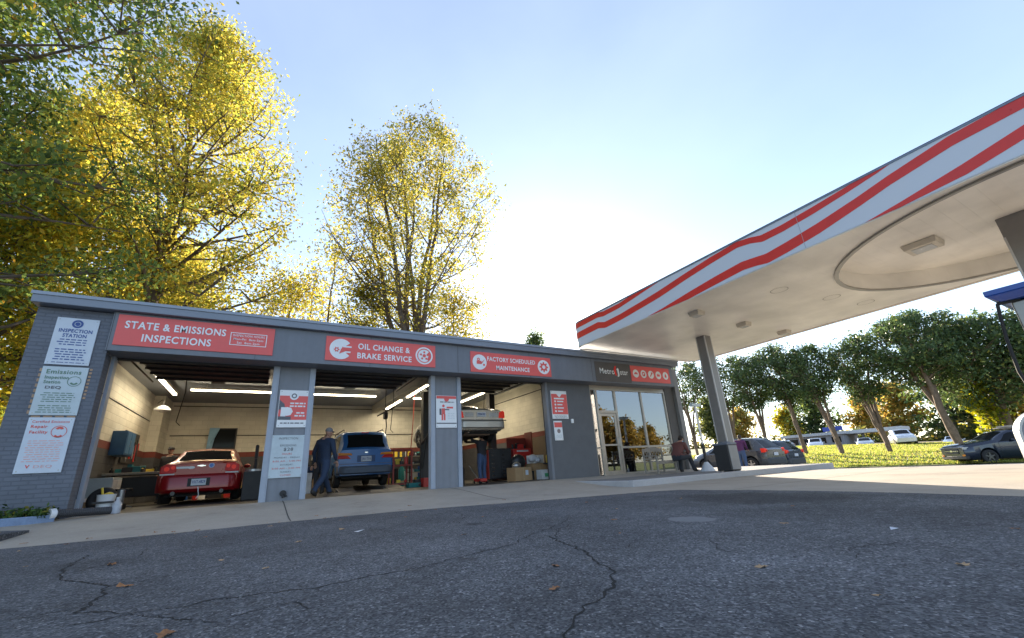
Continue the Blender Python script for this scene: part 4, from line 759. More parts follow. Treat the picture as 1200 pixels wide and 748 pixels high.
b = MB(); b.box(-.3, .3, -.012, .0, .8, 1.02); b.build('plate_recess', mat('blue_paint_recess', (.02, .07, .2), .4), t); b = MB(); b.box(-.17, .17, -.03, -.013, .82, .99); pl = b.build('number_plate', M_plate, t); fit('JKA 7316', -.145, .145, -.033, .87, .075, M_pb, pl)
b = MB(); b.box(-.86, .86, -.015, 0, .74, .76); b.build('trim_strip', M_greyb, t)
b = MB(); b.tube([(-.3, .2, 1.35), (.28, .16, 1.38)], .012, 6); b.build('rear_wiper', M_black, t)
b = MB(); b.box(-.12, .12, .36, .42, 1.8, 1.83); b.build('brake_light', M_tail, t)
b = MB()
for sd in (-1, 1): b.tube([(sd * .68, .6, 1.9), (sd * .68, .7, 1.95), (sd * .68, 2.6, 1.96), (sd * .68, 2.7, 1.9)], .018, 8)
b.build('roof_rail', M_black, t)
b = MB(); b.box(-.05, .05, -.01, 0, 1.1, 1.13); b.build('maker_badge', M_chrome, t)
b = MB(); b.tube([(.5, .1, .32), (.5, 1.0, .35)], .04, 8); b.tube([(-.6, .9, .3), (.6, .9, .3)], .06, 8); b.build('axle_and_exhaust', mat('rusty_steel', (.2, .13, .09), .7), t)
# --- silver saloon up on the lift
t = thing('lifted_car', 'silver saloon raised on the lift in the third bay, rear towards the yard', 'car', (6.42, 12.9, 1.42), 0)
pm = paint('silver_paint', (.46, .44, .4), .3, .5)
car(t, dict(L=5.1, W=1.9, g=.26, top=[(0, .94), (.04, 1.0), (.12, 1.03), (1.0, 1.06), (1.7, 1.36), (2.1, 1.42), (2.8, 1.42), (3.4, 1.25), (3.9, 1.0), (4.7, .9), (5.1, .7)], belt=[(0, .88), (1, .93), (3.6, .92), (5.1, .7)], wy=(1.15, 4.0), rw=.72,
            sidewin=[(1.5, 1.9, 3.7, 3.1)], rearglass=(1.05, 1.62), windscreen=(3.1, 3.8)), pm)
bumper(t, 1.9, .34, .62, -.14, .2, paint('silver_bumper', (.5, .47, .42), .35, .2)); b = MB(); b.box(-.9, .9, -.13, -.05, .6, .625); b.build('bumper_step', M_black, t)
for sd in (-1, 1):
    f = lambda P_: [(sd * a, b_) for a, b_ in P_]
    lamp(t, f([(.9, .7), (.9, .9), (.84, .96), (.7, .9), (.66, .7)]), -.02, .12, M_tailon)
    lamp(t, f([(.64, .74), (.64, .88), (.3, .88), (.3, .74)]), -.012, .05, mat('white_lens', (.5, .5, .5), .2), 'reversing_light')
b = MB(); b.box(-.17, .17, -.025, -.01, .74, .9); pl = b.build('number_plate', M_plate, t); fit('WRM-2087', -.145, .145, -.028, .79, .07, M_pb, pl)
b = MB(); b.cyl((-.5, 1.4, .25), (0, 1, 0), .1, .5, 10); b.tube([(-.5, .0, .22), (-.5, 1.4, .22), (.2, 2.2, .22), (.2, 4, .22)], .03, 8); b.tube([(-.75, 1.15, .3), (.75, 1.15, .3)], .05, 8); b.sphere((0, 1.15, .28), .15, .15, .12); b.box(-.5, .5, .4, .9, .16, .26); b.build('exhaust_system', mat('rusty_steel', (.2, .13, .09), .7), t)
# lift posts and arms
for i, (x, lab) in enumerate(((5.2, 'dark lift post left of the raised silver car'), (8.0, 'dark lift post right of the raised silver car'))):
    t = thing('lift_post', lab, 'car lift', (x, 15.2, 0)); b = MB(); b.box(-.12, .12, -.15, .15, 0, 3.4); b.box(-.3, .3, -.3, .3, 0, .03); b.build('post', mat('lift_post_dark', (.05, .045, .045), .5), t, bevel=.01)
    sd = 1 if i == 0 else -1; b = MB(); b.tube([(sd * .12, 0, 1.5), (sd * .8, -.7, 1.55)], .05, 6); b.tube([(sd * .12, 0, 1.5), (sd * .8, .8, 1.55)], .05, 6); b.cyl((sd * .8, -.7, 1.55), (0, 0, 1), .07, .12, 10); b.cyl((sd * .8, .8, 1.55), (0, 0, 1), .07, .12, 10); b.build('arm', M_dark, t)
# --- outdoor vehicles
SUVP = dict(L=4.3, W=1.8, g=.26, top=[(0, .95), (.05, 1.05), (.5, 1.5), (.65, 1.6), (1.4, 1.66), (2.5, 1.62), (3.3, 1.12), (4.0, .95), (4.3, .7)], belt=[(0, 1.0), (1, 1.02), (3.4, .95), (4.3, .7)], wy=(.8, 3.45), rw=.76, wr=.34, tap=(.14, .16),
            sidewin=[(.62, .8, 1.35, 1.4), (1.42, 1.47, 2.25, 2.25), (2.32, 2.32, 3.15, 2.65)], rearglass=(.09, .5), windscreen=(2.6, 3.25), seams=(1.4, 2.3, 3.15), handles=(1.6, 2.5))
def suv(label, x, y, rz, col, zz=None, group=None, detail=1):
    t = thing('parked_suv', label, 'car', (x, y, gzf(x, y) if zz is None else zz), rz, group); pm = paint('suv_paint_' + label.split()[0], col); car(t, SUVP, pm)
    bumper(t, 1.76, .3, .62, -.08, .25, mat('suv_bumper_black', (.05, .055, .06), .5), cor=.3)
    for sd in (-1, 1): lamp(t, [(sd * a, b_) for a, b_ in [(.84, .88), (.82, 1.08), (.62, 1.04), (.56, .9)]], -.0, .22, M_tailon)
    b = MB(); b.box(-.17, .17, -.03, -.01, .72, .86); b.build('number_plate', M_plate, t)
    b = MB(); b.add([(-.62, 4.2, .72), (-.8, 4.05, .7), (-.78, 4.0, .84), (-.5, 4.1, .86)], [(0, 1, 2, 3)]); b.add([(.62, 4.2, .72), (.8, 4.05, .7), (.78, 4.0, .84), (.5, 4.1, .86)], [(0, 1, 2, 3)]); b.build('headlight', M_lens, t)
    return t
suv('grey compact crossover parked behind the canopy column and rubbish bin', 22.1, 12.05, R(-2), (.075, .08, .09))
suv('blue-black hatchback parked just beyond the grey crossover', 25.6, 12.9, R(-2), (.02, .035, .06))
SEDP = dict(L=4.7, W=1.8, g=.2, top=[(0, .85), (.06, .98), (.7, 1.03), (1.5, 1.36), (2.0, 1.43), (2.6, 1.4), (3.3, 1.02), (4.2, .86), (4.7, .6)], belt=[(0, .85), (1, .93), (3.5, .9), (4.7, .6)], wy=(.95, 3.7), rw=.72,
            sidewin=[(1.2, 1.7, 2.1, 2.15), (2.2, 2.25, 3.2, 2.7)], rearglass=(.85, 1.5), windscreen=(2.65, 3.25), seams=(2.15, 3.2))
def sedan(label, x, y, rz, col, zz=None, name='parked_car'):
    t = thing(name, label, 'car', (x, y, gzf(x, y) if zz is None else zz), rz); car(t, SEDP, paint('sedan_paint_' + label.replace(' ', '_')[:18], col))
    for sd in (-1, 1):
        lamp(t, [(sd * a, b_) for a, b_ in [(.84, .72), (.82, .9), (.5, .9), (.5, .74)]], -.01, .2, M_tail); lamp(t, [(sd * a, b_) for a, b_ in [(.8, .6), (.76, .72), (.45, .74), (.5, .6)]], 4.5, 4.72, M_lens, 'headlight')
    bumper(t, 1.76, .26, .55, -.06, .25, bpy.data.materials['sedan_paint_' + label.replace(' ', '_')[:18]]); b = MB(); b.box(-.5, .5, 4.69, 4.73, .34, .56); b.build('grille', M_black, t); return t
sedan('pale silver car behind the seated man and the sign stand', 21.3, 17.2, R(-12), (.42, .46, .52))
# dark wagon facing the yard at the right
t = thing('parked_wagon', 'dark blue wagon with roof box bars parked at the right beside the verge', 'car', (36.5, 5.4, -.74), R(48))
WAG = dict(L=4.85, W=1.86, g=.26, top=[(0, .95), (.06, 1.1), (.5, 1.5), (.75, 1.6), (1.6, 1.68), (2.6, 1.62), (3.45, 1.18), (4.4, 1.06), (4.75, .98), (4.85, .86)], belt=[(0, 1.04), (1, 1.07), (3.5, 1.05), (4.85, .86)], wy=(.95, 3.85), rw=.76, wr=.35,
           sidewin=[(.7, .9, 1.45, 1.5), (1.52, 1.57, 2.35, 2.35), (2.42, 2.42, 3.3, 2.75)], rearglass=(.12, .5), windscreen=(2.75, 3.42), seams=(1.5, 2.4, 3.3), handles=(1.7, 2.6), rimm=mat('dark_rim', (.1, .1, .1), .3, .6))
pm = paint('navy_black_paint', (.012, .022, .045)); car(t, WAG, pm)
nose = MB(); nose.box(-.45, .45, 4.84, 4.875, .55, .82); nose.build('grille', M_black, t); b = MB(); b.box(-.46, .46, 4.872, 4.885, .68, .7); b.box(-.06, .06, 4.876, 4.89, .65, .74); b.build('grille_bar', M_chrome, t)
b = MB(); b.box(-.85, .85, 4.7, 4.86, .26, .46); b.build('bumper', M_black, t, bevel=.04)
for sd in (-1, 1):
    lamp(t, [(sd * a, b_) for a, b_ in [(.82, .76), (.84, .88), (.52, .9), (.5, .8)]], 4.5, 4.85, M_lens, 'headlight'); lamp(t, [(sd * a, b_) for a, b_ in [(.78, .42), (.78, .52), (.62, .52), (.62, .42)]], 4.7, 4.87, M_amber, 'fog_light')
b = MB(); b.tube([(-.66, .9, 1.72), (-.66, 2.4, 1.74)], .02, 6); b.tube([(.66, .9, 1.72), (.66, 2.4, 1.74)], .02, 6); b.box(-.75, .75, 1.1, 1.18, 1.74, 1.78); b.box(-.75, .75, 2.0, 2.08, 1.74, 1.78); b.box(-.5, .4, .95, 2.15, 1.78, 1.86); b.build('roof_rack', mat('rack_tan', (.3, .28, .25), .5), t)
# far cars beyond the verge: wheels stand on the street, which lies lower than the bank's crest
def farpos(x, y, rz, L_): return x + math.sin(rz) * L_ / 2, y - math.cos(rz) * L_ / 2
for kind, label, x, y, rz, col, dz in ((suv, 'white SUV driving on the street beyond the verge, between two tree trunks', 60.5, 19.4, R(118), (.75, .76, .78), -.05),
        (sedan, 'white saloon far off at the left of the row on the street', 66.0, 34.4, R(105), (.7, .72, .74), -.5), (suv, 'white van-like car far off beside the second trunk on the street', 66.5, 30.6, R(112), (.68, .68, .68), -.6),
        (sedan, 'pale silver saloon far off below the low grey building', 69, 26.0, R(112), (.5, .52, .55), -.55), (sedan, 'small white car far off behind the thick tree trunk', 74.0, 18.9, R(100), (.75, .75, .77), -.7)):
    xx, yy = farpos(x, y, rz, 4.5); kind(label, xx, yy, rz, col, gzf(x, y) + dz)

# ------------------------------------------------------------------ people
M_skin = mat('skin', (.42, .24, .17), .55, var=.08); M_hair = mat('dark_hair', (.03, .022, .018), .7)
def person(label, P, mats, loc, rz, scale=1., hair='hair', hm=None, mask=False, fem=1.):
    """P: joints in metres, local frame facing +y. Body grown as one skin surface, then coloured by region."""
    t = thing('person', label, 'person', loc, rz); t.scale = (scale,) * 3
    J = dict(P); V = Vector
    for s in 'lr':
        J['ua' + s] = tuple(V(J['sh' + s]).lerp(V(J['el' + s]), .5)); J['fa' + s] = tuple(V(J['el' + s]).lerp(V(J['wr' + s]), .5))
        J['th' + s] = tuple(V(J['hip' + s]).lerp(V(J['kn' + s]), .45)); J['cf' + s] = tuple(V(J['kn' + s]).lerp(V(J['an' + s]), .35))
    rad = dict(pel=(.16, .115), waist=(.145, .105), chest=(.17, .12), uch=(.15, .1), neck=(.055, .058), neck2=(.05, .052))
    for s in 'lr': rad.update({'sh' + s: (.07, .07), 'ua' + s: (.054, .054), 'el' + s: (.044, .044), 'fa' + s: (.042, .042), 'wr' + s: (.03, .026), 'hip' + s: (.095, .095), 'th' + s: (.09, .09), 'kn' + s: (.062, .062), 'cf' + s: (.062, .062), 'an' + s: (.042, .045), 'hl' + s: (.04, .035), 'toe' + s: (.042, .03)})
    E = [('pel', 'waist'), ('waist', 'chest'), ('chest', 'uch'), ('uch', 'neck'), ('neck', 'neck2')]
    for s in 'lr': E += [('uch', 'sh' + s), ('sh' + s, 'ua' + s), ('ua' + s, 'el' + s), ('el' + s, 'fa' + s), ('fa' + s, 'wr' + s), ('pel', 'hip' + s), ('hip' + s, 'th' + s), ('th' + s, 'kn' + s), ('kn' + s, 'cf' + s), ('cf' + s, 'an' + s), ('an' + s, 'toe' + s), ('an' + s, 'hl' + s)]
    names = ['pel'] + [k for k in J if k != 'pel' and k not in ('head', 'look')]; names = [k for k in names if k in rad]; idx = {k: i for i, k in enumerate(names)}
    me = bpy.data.meshes.new('body'); me.from_pydata([J[k] for k in names], [(idx[a], idx[b_]) for a, b_ in E], [])
    o = bpy.data.objects.new('body', me); COL.objects.link(o); sm = o.modifiers.new('s', 'SKIN'); sm.use_smooth_shade = True; sl = me.skin_vertices[0].data
    for k in names: sl[idx[k]].radius = (rad[k][0] * 1.28, rad[k][1] * 1.28) if k[:2] not in ('wr', 'hl', 'to') else rad[k]; sl[idx[k]].use_root = (k == 'pel')
    o.modifiers.new('d', 'SUBSURF').levels = 2
    dg = bpy.context.evaluated_depsgraph_get(); m2 = bpy.data.meshes.new_from_object(o.evaluated_get(dg)); bpy.data.objects.remove(o)
    m2.materials.clear(); bm = bmesh.new(); bm.from_mesh(m2)
    # hands: palm and five fingers each
    def finger(a, d, L_, r_, curl, side_):
        p = V(a); dd = V(d).normalized(); ax = side_; pts = [p]
        for q in (.45, .32, .23):
            p = p + dd * L_ * q; pts.append(p.copy()); dd = (Matrix.Rotation(curl, 3, ax) @ dd)
        return pts, [r_, r_, r_ * .9, r_ * .7]
    hb = MB()
    for s in 'lr':
        wr = V(J['wr' + s]); d = (wr - V(J['el' + s])).normalized(); ax = V(P.get('palm' + s, (0, 0, 1))); sd_ = d.cross(ax).normalized(); nrm = sd_.cross(d).normalized()
        c = wr + d * .05; Mx = Matrix.Translation(c) @ Matrix((sd_, d, nrm)).transposed().to_4x4(); hb.sphere((0, 0, 0), .042, .055, .018, 10, 7, 0, Mx)
        for i, L_ in enumerate((.068, .08, .075, .058)):
            pts, rs = finger(wr + d * .085 + sd_ * (-.03 + .02 * i), d + sd_ * (-.06 + .04 * i), L_, .009, -.5, sd_); hb.tube(pts, rs, 6)
        pts, rs = finger(wr + d * .03 - sd_ * .035, d * .6 - sd_, .06, .011, -.3, sd_); hb.tube(pts, rs, 6)
    # head with face
    hd = V(J['head']); lk = V(J.get('look', (0, 1, 0))).normalized(); rt = lk.cross(V((0, 0, 1))).normalized(); up = rt.cross(lk).normalized(); HM = Matrix.Translation(hd) @ Matrix((rt, lk, up)).transposed().to_4x4()
    hb.sphere((0, -.005, .02), .076, .095, .1, 18, 12, 0, HM); hb.sphere((0, .022, -.052), .056, .068, .062, 14, 9, 0, HM)
    hb.tube([HM @ V((0, .085, .02)), HM @ V((0, .112, -.018)), HM @ V((0, .092, -.03))], [.01, .017, .012], 8)
    for sd in (-1, 1): hb.sphere((sd * .078, -.01, -.005), .012, .022, .032, 8, 6, 0, HM)
    hb.tube([V(J['neck']), V(J['neck2']), hd + V((0, 0, -.04))], [.056, .052, .05], 10)
    o2 = len(bm.verts); vs = [bm.verts.new(v) for v in hb.v]; nb = len(bm.faces)
    for f in hb.f:
        try: bm.faces.new([vs[i] for i in f])
        except ValueError: pass
    bm.faces.ensure_lookup_table()
    segs = []
    for a, b_ in E:
        if a in J and b_ in J:
            r_ = 0 if (a[:2] in ('ua', 'el', 'sh', 'fa') or b_[:2] in ('sh',) or a in ('waist', 'chest')) else 1 if (a[:2] in ('th', 'kn', 'cf') or a[:3] == 'hip' or b_[:3] == 'hip') else 2 if (b_[:3] == 'toe' or b_[:2] == 'hl') else 3 if a in ('neck', 'uch') and b_[:2] == 'ne' else (0 if b_ == 'waist' else 1)
            segs.append((V(J[a]), V(J[b_]), r_))
    for i, f in enumerate(bm.faces):
        f.smooth = True
        if i >= nb: f.material_index = 3; continue
        c = f.calc_center_median(); best = (9, 0)
        for a, b_, r_ in segs:
            ab = b_ - a; k = max(0, min(1, (c - a).dot(ab) / max(1e-6, ab.length_squared))); d = (c - a - ab * k).length
            if d < best[0]: best = (d, r_)
        f.material_index = best[1]
        if best[1] == 1 and c.z > J['pel'][2] + .05: f.material_index = 0
    bmesh.ops.recalc_face_normals(bm, faces=bm.faces); bm.to_mesh(m2); bm.free()
    for q in (mats[0], mats[1], mats[2], M_skin): m2.materials.append(q)
    bo = bpy.data.objects.new('body', m2); COL.objects.link(bo); bo.parent = t
    # eyes, mouth
    b = MB()
    for sd in (-1, 1): b.sphere((sd * .03, .082, .012), .011, .008, .007, 8, 6, 0, HM)
    b.sphere((0, .088, -.058), .022, .006, .006, 8, 6, 0, HM); b.build('face_features', mat('eye_dark', (.06, .03, .03), .4), t, smooth=60)
    b = MB()
    if hair == 'cap': b.sphere((0, -.008, .055), .088, .106, .085, 16, 10, 0, HM); b.sphere((0, .09, .045), .065, .075, .012, 12, 6, 0, HM); b.build('cap', hm or M_black, t, smooth=60)
    else: b.sphere((0, -.022, .045), .084, .1, .092, 16, 10, 0, HM); b.sphere((0, -.05, -.01), .076, .07, .08, 14, 9, 0, HM); b.build('hair', hm or M_hair, t, smooth=60)
    if mask:
        b = MB(); b.sphere((0, .05, -.045), .062, .07, .048, 14, 9, 0, HM); b.build('face_mask', mat('mask_blue', (.3, .55, .7), .7), t, smooth=60)
    return t
STAND = dict(pel=(0, 0, .93), waist=(0, 0, 1.08), chest=(0, .01, 1.26), uch=(0, 0, 1.4), neck=(0, 0, 1.48), neck2=(0, .015, 1.54), head=(0, .03, 1.64),
             hipl=(-.1, 0, .9), knl=(-.11, .03, .48), anl=(-.11, 0, .08), hll=(-.11, -.06, .04), toel=(-.12, .15, .035), hipr=(.1, 0, .9), knr=(.11, .03, .48), anr=(.11, 0, .08), hlr=(.11, -.06, .04), toer=(.12, .15, .035),
             shl=(-.2, 0, 1.4), ell=(-.25, -.03, 1.12), wrl=(-.25, .06, .88), shr=(.2, 0, 1.4), elr=(.25, -.03, 1.12), wrr=(.25, .06, .88))
navy = mat('navy_overalls', (.018, .032, .065), .85, bump=.5, bs=20); navy2 = mat('navy_trousers', (.025, .045, .09), .85, bump=.5, bs=20); boots = mat('boot_leather', (.03, .026, .022), .6); jeans = mat('blue_jeans', (.06, .1, .2), .9)
walk = dict(STAND); walk.update(pel=(0, -.02, .86), waist=(0, -.03, 1.02), chest=(0, -.02, 1.2), uch=(0, -.01, 1.34), neck=(0, .02, 1.43), neck2=(0, .05, 1.48), head=(0, .08, 1.58), look=(.1, 1, -.15),
    hipl=(-.1, 0, .84), knl=(-.11, .16, .47), anl=(-.11, .38, .1), hll=(-.11, .32, .05), toel=(-.11, .54, .06), hipr=(.1, -.04, .84), knr=(.11, -.14, .47), anr=(.11, -.46, .14), hlr=(.11, -.52, .12), toer=(.11, -.34, .035),
    shl=(-.21, -.02, 1.34), ell=(-.28, -.1, 1.08), wrl=(-.27, -.04, .84), shr=(.21, -.02, 1.34), elr=(.28, .0, 1.07), wrr=(.26, .12, .85))
person('mechanic in navy work clothes and grey cap striding past the blue minivan', walk, (navy, navy2, boots), (1.42, 12.0, .0), R(-48), 1.0, 'cap', mat('grey_cap', (.2, .2, .21), .8))
lean = dict(STAND)
dk = mat('dark_shirt', (.03, .03, .035), .85)
person('man in dark shirt and cap standing behind the red car', STAND, (dk, navy2, boots), (-2.62, 17.6, 0), R(160), .98, 'cap')
person('man in dark clothes half hidden behind the striding mechanic', STAND, (dk, dk, boots), (1.62, 14.6, 0), R(150), .96)
reach = dict(STAND); reach.update(ell=(-.3, .2, 1.5), wrl=(-.2, .3, 1.72), elr=(.3, .2, 1.5), wrr=(.2, .3, 1.72), look=(0, 1, .3))
person('mechanic in blue jeans working under the raised silver car', reach, (dk, jeans, boots), (6.85, 13.85, 0), R(20), .98)
purple = mat('purple_shirt', (.09, .02, .09), .8)
bend = dict(STAND); bend.update(uch=(0, .12, 1.38), chest=(0, .07, 1.25), neck=(0, .16, 1.46), neck2=(0, .19, 1.5), head=(0, .24, 1.58), shl=(-.2, .12, 1.38), shr=(.2, .12, 1.38), elr=(.24, .15, 1.1), wrr=(.2, .35, 1.0), ell=(-.24, .15, 1.1), wrl=(-.2, .35, 1.0), look=(0, 1, -.3))
person('person in purple shirt and blue jeans standing beside the grey crossover behind the column', bend, (purple, jeans, boots), (20.35, 12.72, gzf(20.3, 12.7)), R(-80), 1.0)
sit = dict(STAND); sit.update(pel=(0, -.02, .52), waist=(0, .06, .66), chest=(0, .17, .82), uch=(0, .27, .93), neck=(0, .32, 1.0), neck2=(0, .37, 1.03), head=(0, .43, 1.1), look=(0, .8, -.75),
    hipl=(-.1, .02, .5), knl=(-.17, .46, .5), anl=(-.17, .4, .08), hll=(-.17, .34, .04), toel=(-.19, .55, .035), hipr=(.1, .02, .5), knr=(.17, .48, .52), anr=(.2, .62, .08), hlr=(.2, .56, .04), toer=(.22, .78, .035),
    shl=(-.2, .25, .92), ell=(-.23, .36, .64), wrl=(-.07, .56, .66), shr=(.2, .25, .92), elr=(.22, .38, .64), wrr=(.06, .58, .64))
person('seated man in brown jacket and face mask bent over his phone on the bench', sit, (mat('brown_maroon_jacket', (.13, .05, .045), .85, bump=.4, bs=15), mat('dark_trousers', (.03, .035, .045), .85), boots), (12.42, 10.05, -.05), R(-82), 1.0, mask=True)
b = MB(); b.box(-.035, .035, -.006, .006, -.07, .07); ph = b.build('phone', M_black, bevel=.004); ph.location = (13.05, 10.0, .63); ph.rotation_euler = (R(60), 0, R(-82)); tag(ph, 'small black phone in the hands of the seated man', 'phone')
# ------------------------------------------------------------------ lit tubes inside the garage
M_tube = mat('tube_glow', (.9, .9, .8), .4, var=0, emis=(1, .86, .6), es=6)
def tube_light(label, x0, y0, x1, y1, z=3.75, energy=15, col=(1, .85, .62), drop=.15):
    a, c = Vector((x0, y0, z)), Vector((x1, y1, z)); t = thing('tube_light', label, 'ceiling light', (0, 0, 0), 0, 'fluorescent tubes on the garage ceiling'); d = (c - a).normalized(); q = Vector((-d.y, d.x, 0))
    b = MB()
    M4 = Matrix.Translation((a + c) / 2) @ Matrix((d, q, Vector((0, 0, 1)))).transposed().to_4x4(); L_ = (c - a).length / 2
    b.box(-L_, L_, -.07, .07, .03, .08, 0, M4); b.box(-L_, L_, -.1, .1, .078, .085, 0, M4)
    for s in (-.7, .7): b.tube([M4 @ Vector((s * L_, 0, .08)), M4 @ Vector((s * L_, 0, 3.97 - z))], .01, 5)
    b.build('housing', mat('fixture_white', (.5, .48, .42), .5), t); b = MB()
    for s in (-.035, .035): b.tube([a + q * s, c + q * s], .018, 8)
    b.build('tube', M_tube, t, smooth=50)
    ld = bpy.data.lights.new('tube_lamp', 'AREA'); ld.shape = 'RECTANGLE'; ld.size = L_ * 2; ld.size_y = .12; ld.energy = energy; ld.color = col
    lo = bpy.data.objects.new('tube_lamp', ld); COL.objects.link(lo); lo.parent = t; lo.matrix_world = Matrix.Translation((a + c) / 2 - Vector((0, 0, .04))) @ Matrix((d, q, Vector((0, 0, 1)))).transposed().to_4x4()
tube_light('tube light running inward along the left of the first bay', -3.1, 15.8, -3.1, 19.4)
tube_light('warm yellow tube light across the back of the first bay', -2.5, 18.3, .6, 18.3, col=(1, .7, .3))
tube_light('bright tube light across the second bay above the blue minivan', 1.2, 18.4, 4.05, 18.4)
tube_light('near tube light beside the ceiling beam, running inward', 5.45, 15.6, 5.45, 18.4)
tube_light('far tube light beside the ceiling beam, running inward', 5.4, 19.2, 5.4, 21.9)
tube_light('short tube light right of the ceiling beam at the back', 5.8, 18.6, 7.4, 18.6, energy=7)
tube_light('tube light running inward above the raised silver car', 8.45, 15.2, 8.45, 19.6)
# ------------------------------------------------------------------ things in the garage
def boxthing(name, label, cat, x0, x1, y0, y1, z0, z1, m, bev=.01, **k): b = MB(); b.box(x0, x1, y0, y1, z0, z1); return tag(b.build(name, m, bevel=bev), label, cat)
t = thing('pendant_lamp', 'white dome lamp hanging from a curved arm at the back left corner', 'lamp', (-3.35, 19.2, 0)); b = MB(); b.tube([(-.35, 1.0, 3.55), (-.15, .5, 3.6), (0, 0, 3.5), (0, 0, 3.3)], .015, 6); b.build('arm', M_dark, t)
b = MB(); b.tube([(0, 0, 3.32), (0, 0, 3.28), (0, 0, 3.2), (0, 0, 3.14)], [.05, .14, .24, .25], 20); b.build('shade', M_white, t, smooth=50); b = MB(); b.sphere((0, 0, 3.13), .1, .1, .07); b.build('bulb', M_lens, t, smooth=60)
t = thing('wall_monitor', 'dark screen with pale blue towel on its left side on the back wall', 'screen', (0, 0, 0)); b = MB(); b.box(-2.0, -1.15, 22.3, 22.4, 2.0, 2.8); b.build('screen', M_glassdark, t, bevel=.01); b = MB(); b.box(-2.05, -1.1, 22.33, 22.42, 1.95, 2.85); b.build('frame', M_black, t, bevel=.01)
b = MB(); b.add([(-2.12, 22.24, 2.85), (-1.75, 22.24, 2.85), (-1.9, 22.22, 2.4), (-1.95, 22.24, 1.95), (-2.15, 22.26, 1.95)], [tuple(range(5))]); b.add([(-2.12, 22.28, 2.85), (-1.75, 22.28, 2.85), (-1.9, 22.28, 2.4), (-1.95, 22.28, 1.95), (-2.15, 22.28, 1.95)], [tuple(range(5))]); b.build('towel', mat('towel_blue', (.2, .35, .5), .9), t)
t = thing('wall_cabinet', 'blue steel cabinet hung on the left wall of the first bay', 'cabinet', (0, 0, 0)); b = MB(); b.box(-3.95, -3.6, 16.6, 17.6, 1.45, 2.15); b.build('case', mat('cabinet_blue', (.03, .1, .22), .5), t, bevel=.01); b = MB(); b.box(-3.598, -3.59, 16.65, 17.08, 1.5, 2.1); b.box(-3.598, -3.59, 17.12, 17.55, 1.5, 2.1); b.build('door', mat('cabinet_blue2', (.04, .13, .27), .45), t); b = MB(); b.box(-3.6, -3.57, 17.02, 17.04, 1.7, 1.9); b.build('handle', M_steel, t)
t = thing('tool_rack', 'rack of hanging hoses and hand tools beside the blue cabinet', 'tool rack', (0, 0, 0)); rn = random.Random(7); b = MB(); b.box(-3.94, -3.9, 17.8, 19.6, 1.3, 2.3); b.build('back_board', M_dark, t)
for i in range(14):
    b = MB(); y = 17.9 + i * .12; z = rn.uniform(1.7, 2.2); b.tube([(-3.86, y, z), (-3.85, y, z - rn.uniform(.2, .6))], rn.uniform(.012, .03), 6); b.build('hand_tool', rn.choice([M_steel, M_redp, M_black, M_wood]), t)
b = MB(); b.tube([(-3.8, 18 + .25 * math.cos(a), 1.8 + .28 * math.sin(a)) for a in np.arange(0, 12, .4)], .02, 6); b.build('coiled_hose', M_black, t)
t = thing('workbench', 'dark cluttered workbench with vice behind the red car on the left', 'workbench', (-3.2, 16.7, 0)); b = MB(); b.box(-.7, .75, -.45, .6, .86, .93); b.build('bench_top', M_wood, t, bevel=.01); b = MB()
for x in (-.65, .7):
    for y in (-.4, .55): b.box(x - .04, x + .04, y - .04, y + .04, 0, .86)
b.build('bench_frame', M_dark, t); b = MB(); b.box(-.6, .65, -.3, .5, .25, .8); b.build('drawer_unit', M_black, t, bevel=.01); b = MB(); b.box(-.1, .1, -.3, -.1, .93, 1.1); b.cyl((-.2, -.2, 1.08), (1, 0, 0), .03, .4, 8); b.box(-.2, -.1, -.32, -.08, 1.0, 1.16); b.build('vice', mat('vice_teal', (.02, .15, .16), .5), t)
rn = random.Random(11)
cols = [M_black, M_redp, M_blue, mat('teal_plastic', (.02, .2, .2), .5), M_card, M_white, mat('yellow_plastic', (.7, .5, .04), .5), M_steel, M_dark, M_dark]
def clutter(surface, x0, x1, y0, y1, z, n, seed, h=(.08, .3), sc=1.):
    rn = random.Random(seed)
    for i in range(n):
        x = x0 + (x1 - x0) * (i + rn.random() * .6) / n; y = rn.uniform(y0, y1); hh = rn.uniform(*h); m = rn.choice(cols); r_ = rn.uniform(.035, .07) * sc; wd = rn.uniform(.05, .14) * sc; b = MB(); kind = rn.choice(['bottle', 'can', 'box', 'box'])
        cn = {'M': ''}; pos = ('first', 'second', 'third', 'fourth', 'fifth', 'sixth', 'seventh', 'eighth', 'ninth', 'tenth', 'eleventh', 'twelfth')[i]
        colname = m.name.replace('_', ' ').replace(' plastic', '').replace(' paint', '').replace(' matte', '').replace(' grease', '')
        if kind == 'bottle': b.tube([(x, y, z), (x, y, z + hh * .6), (x, y, z + hh * .75), (x, y, z + hh)], [r_, r_, r_ * .4, r_ * .35], 12)
        elif kind == 'can': b.cyl((x, y, z), (0, 0, 1), r_, hh * .7, 14); b.cyl((x, y, z + hh * .7), (0, 0, 1), r_ * .85, .01, 14)
        else: b.box(x - wd, x + wd, y - wd * .7, y + wd * .7, z, z + hh * .6)
        nm = {'bottle': 'supply_bottle', 'can': 'spray_can', 'box': 'parts_box'}[kind]
        tag(b.build(nm, m, smooth=40 if kind != 'box' else 0, bevel=.006 if kind == 'box' else 0), '%s %s %s from left %s' % (colname, kind, pos, surface), nm.replace('_', ' '), 'supplies in the garage')
clutter('on the workbench behind the red car', -3.85, -2.5, 16.4, 17.2, .93, 10, 3)
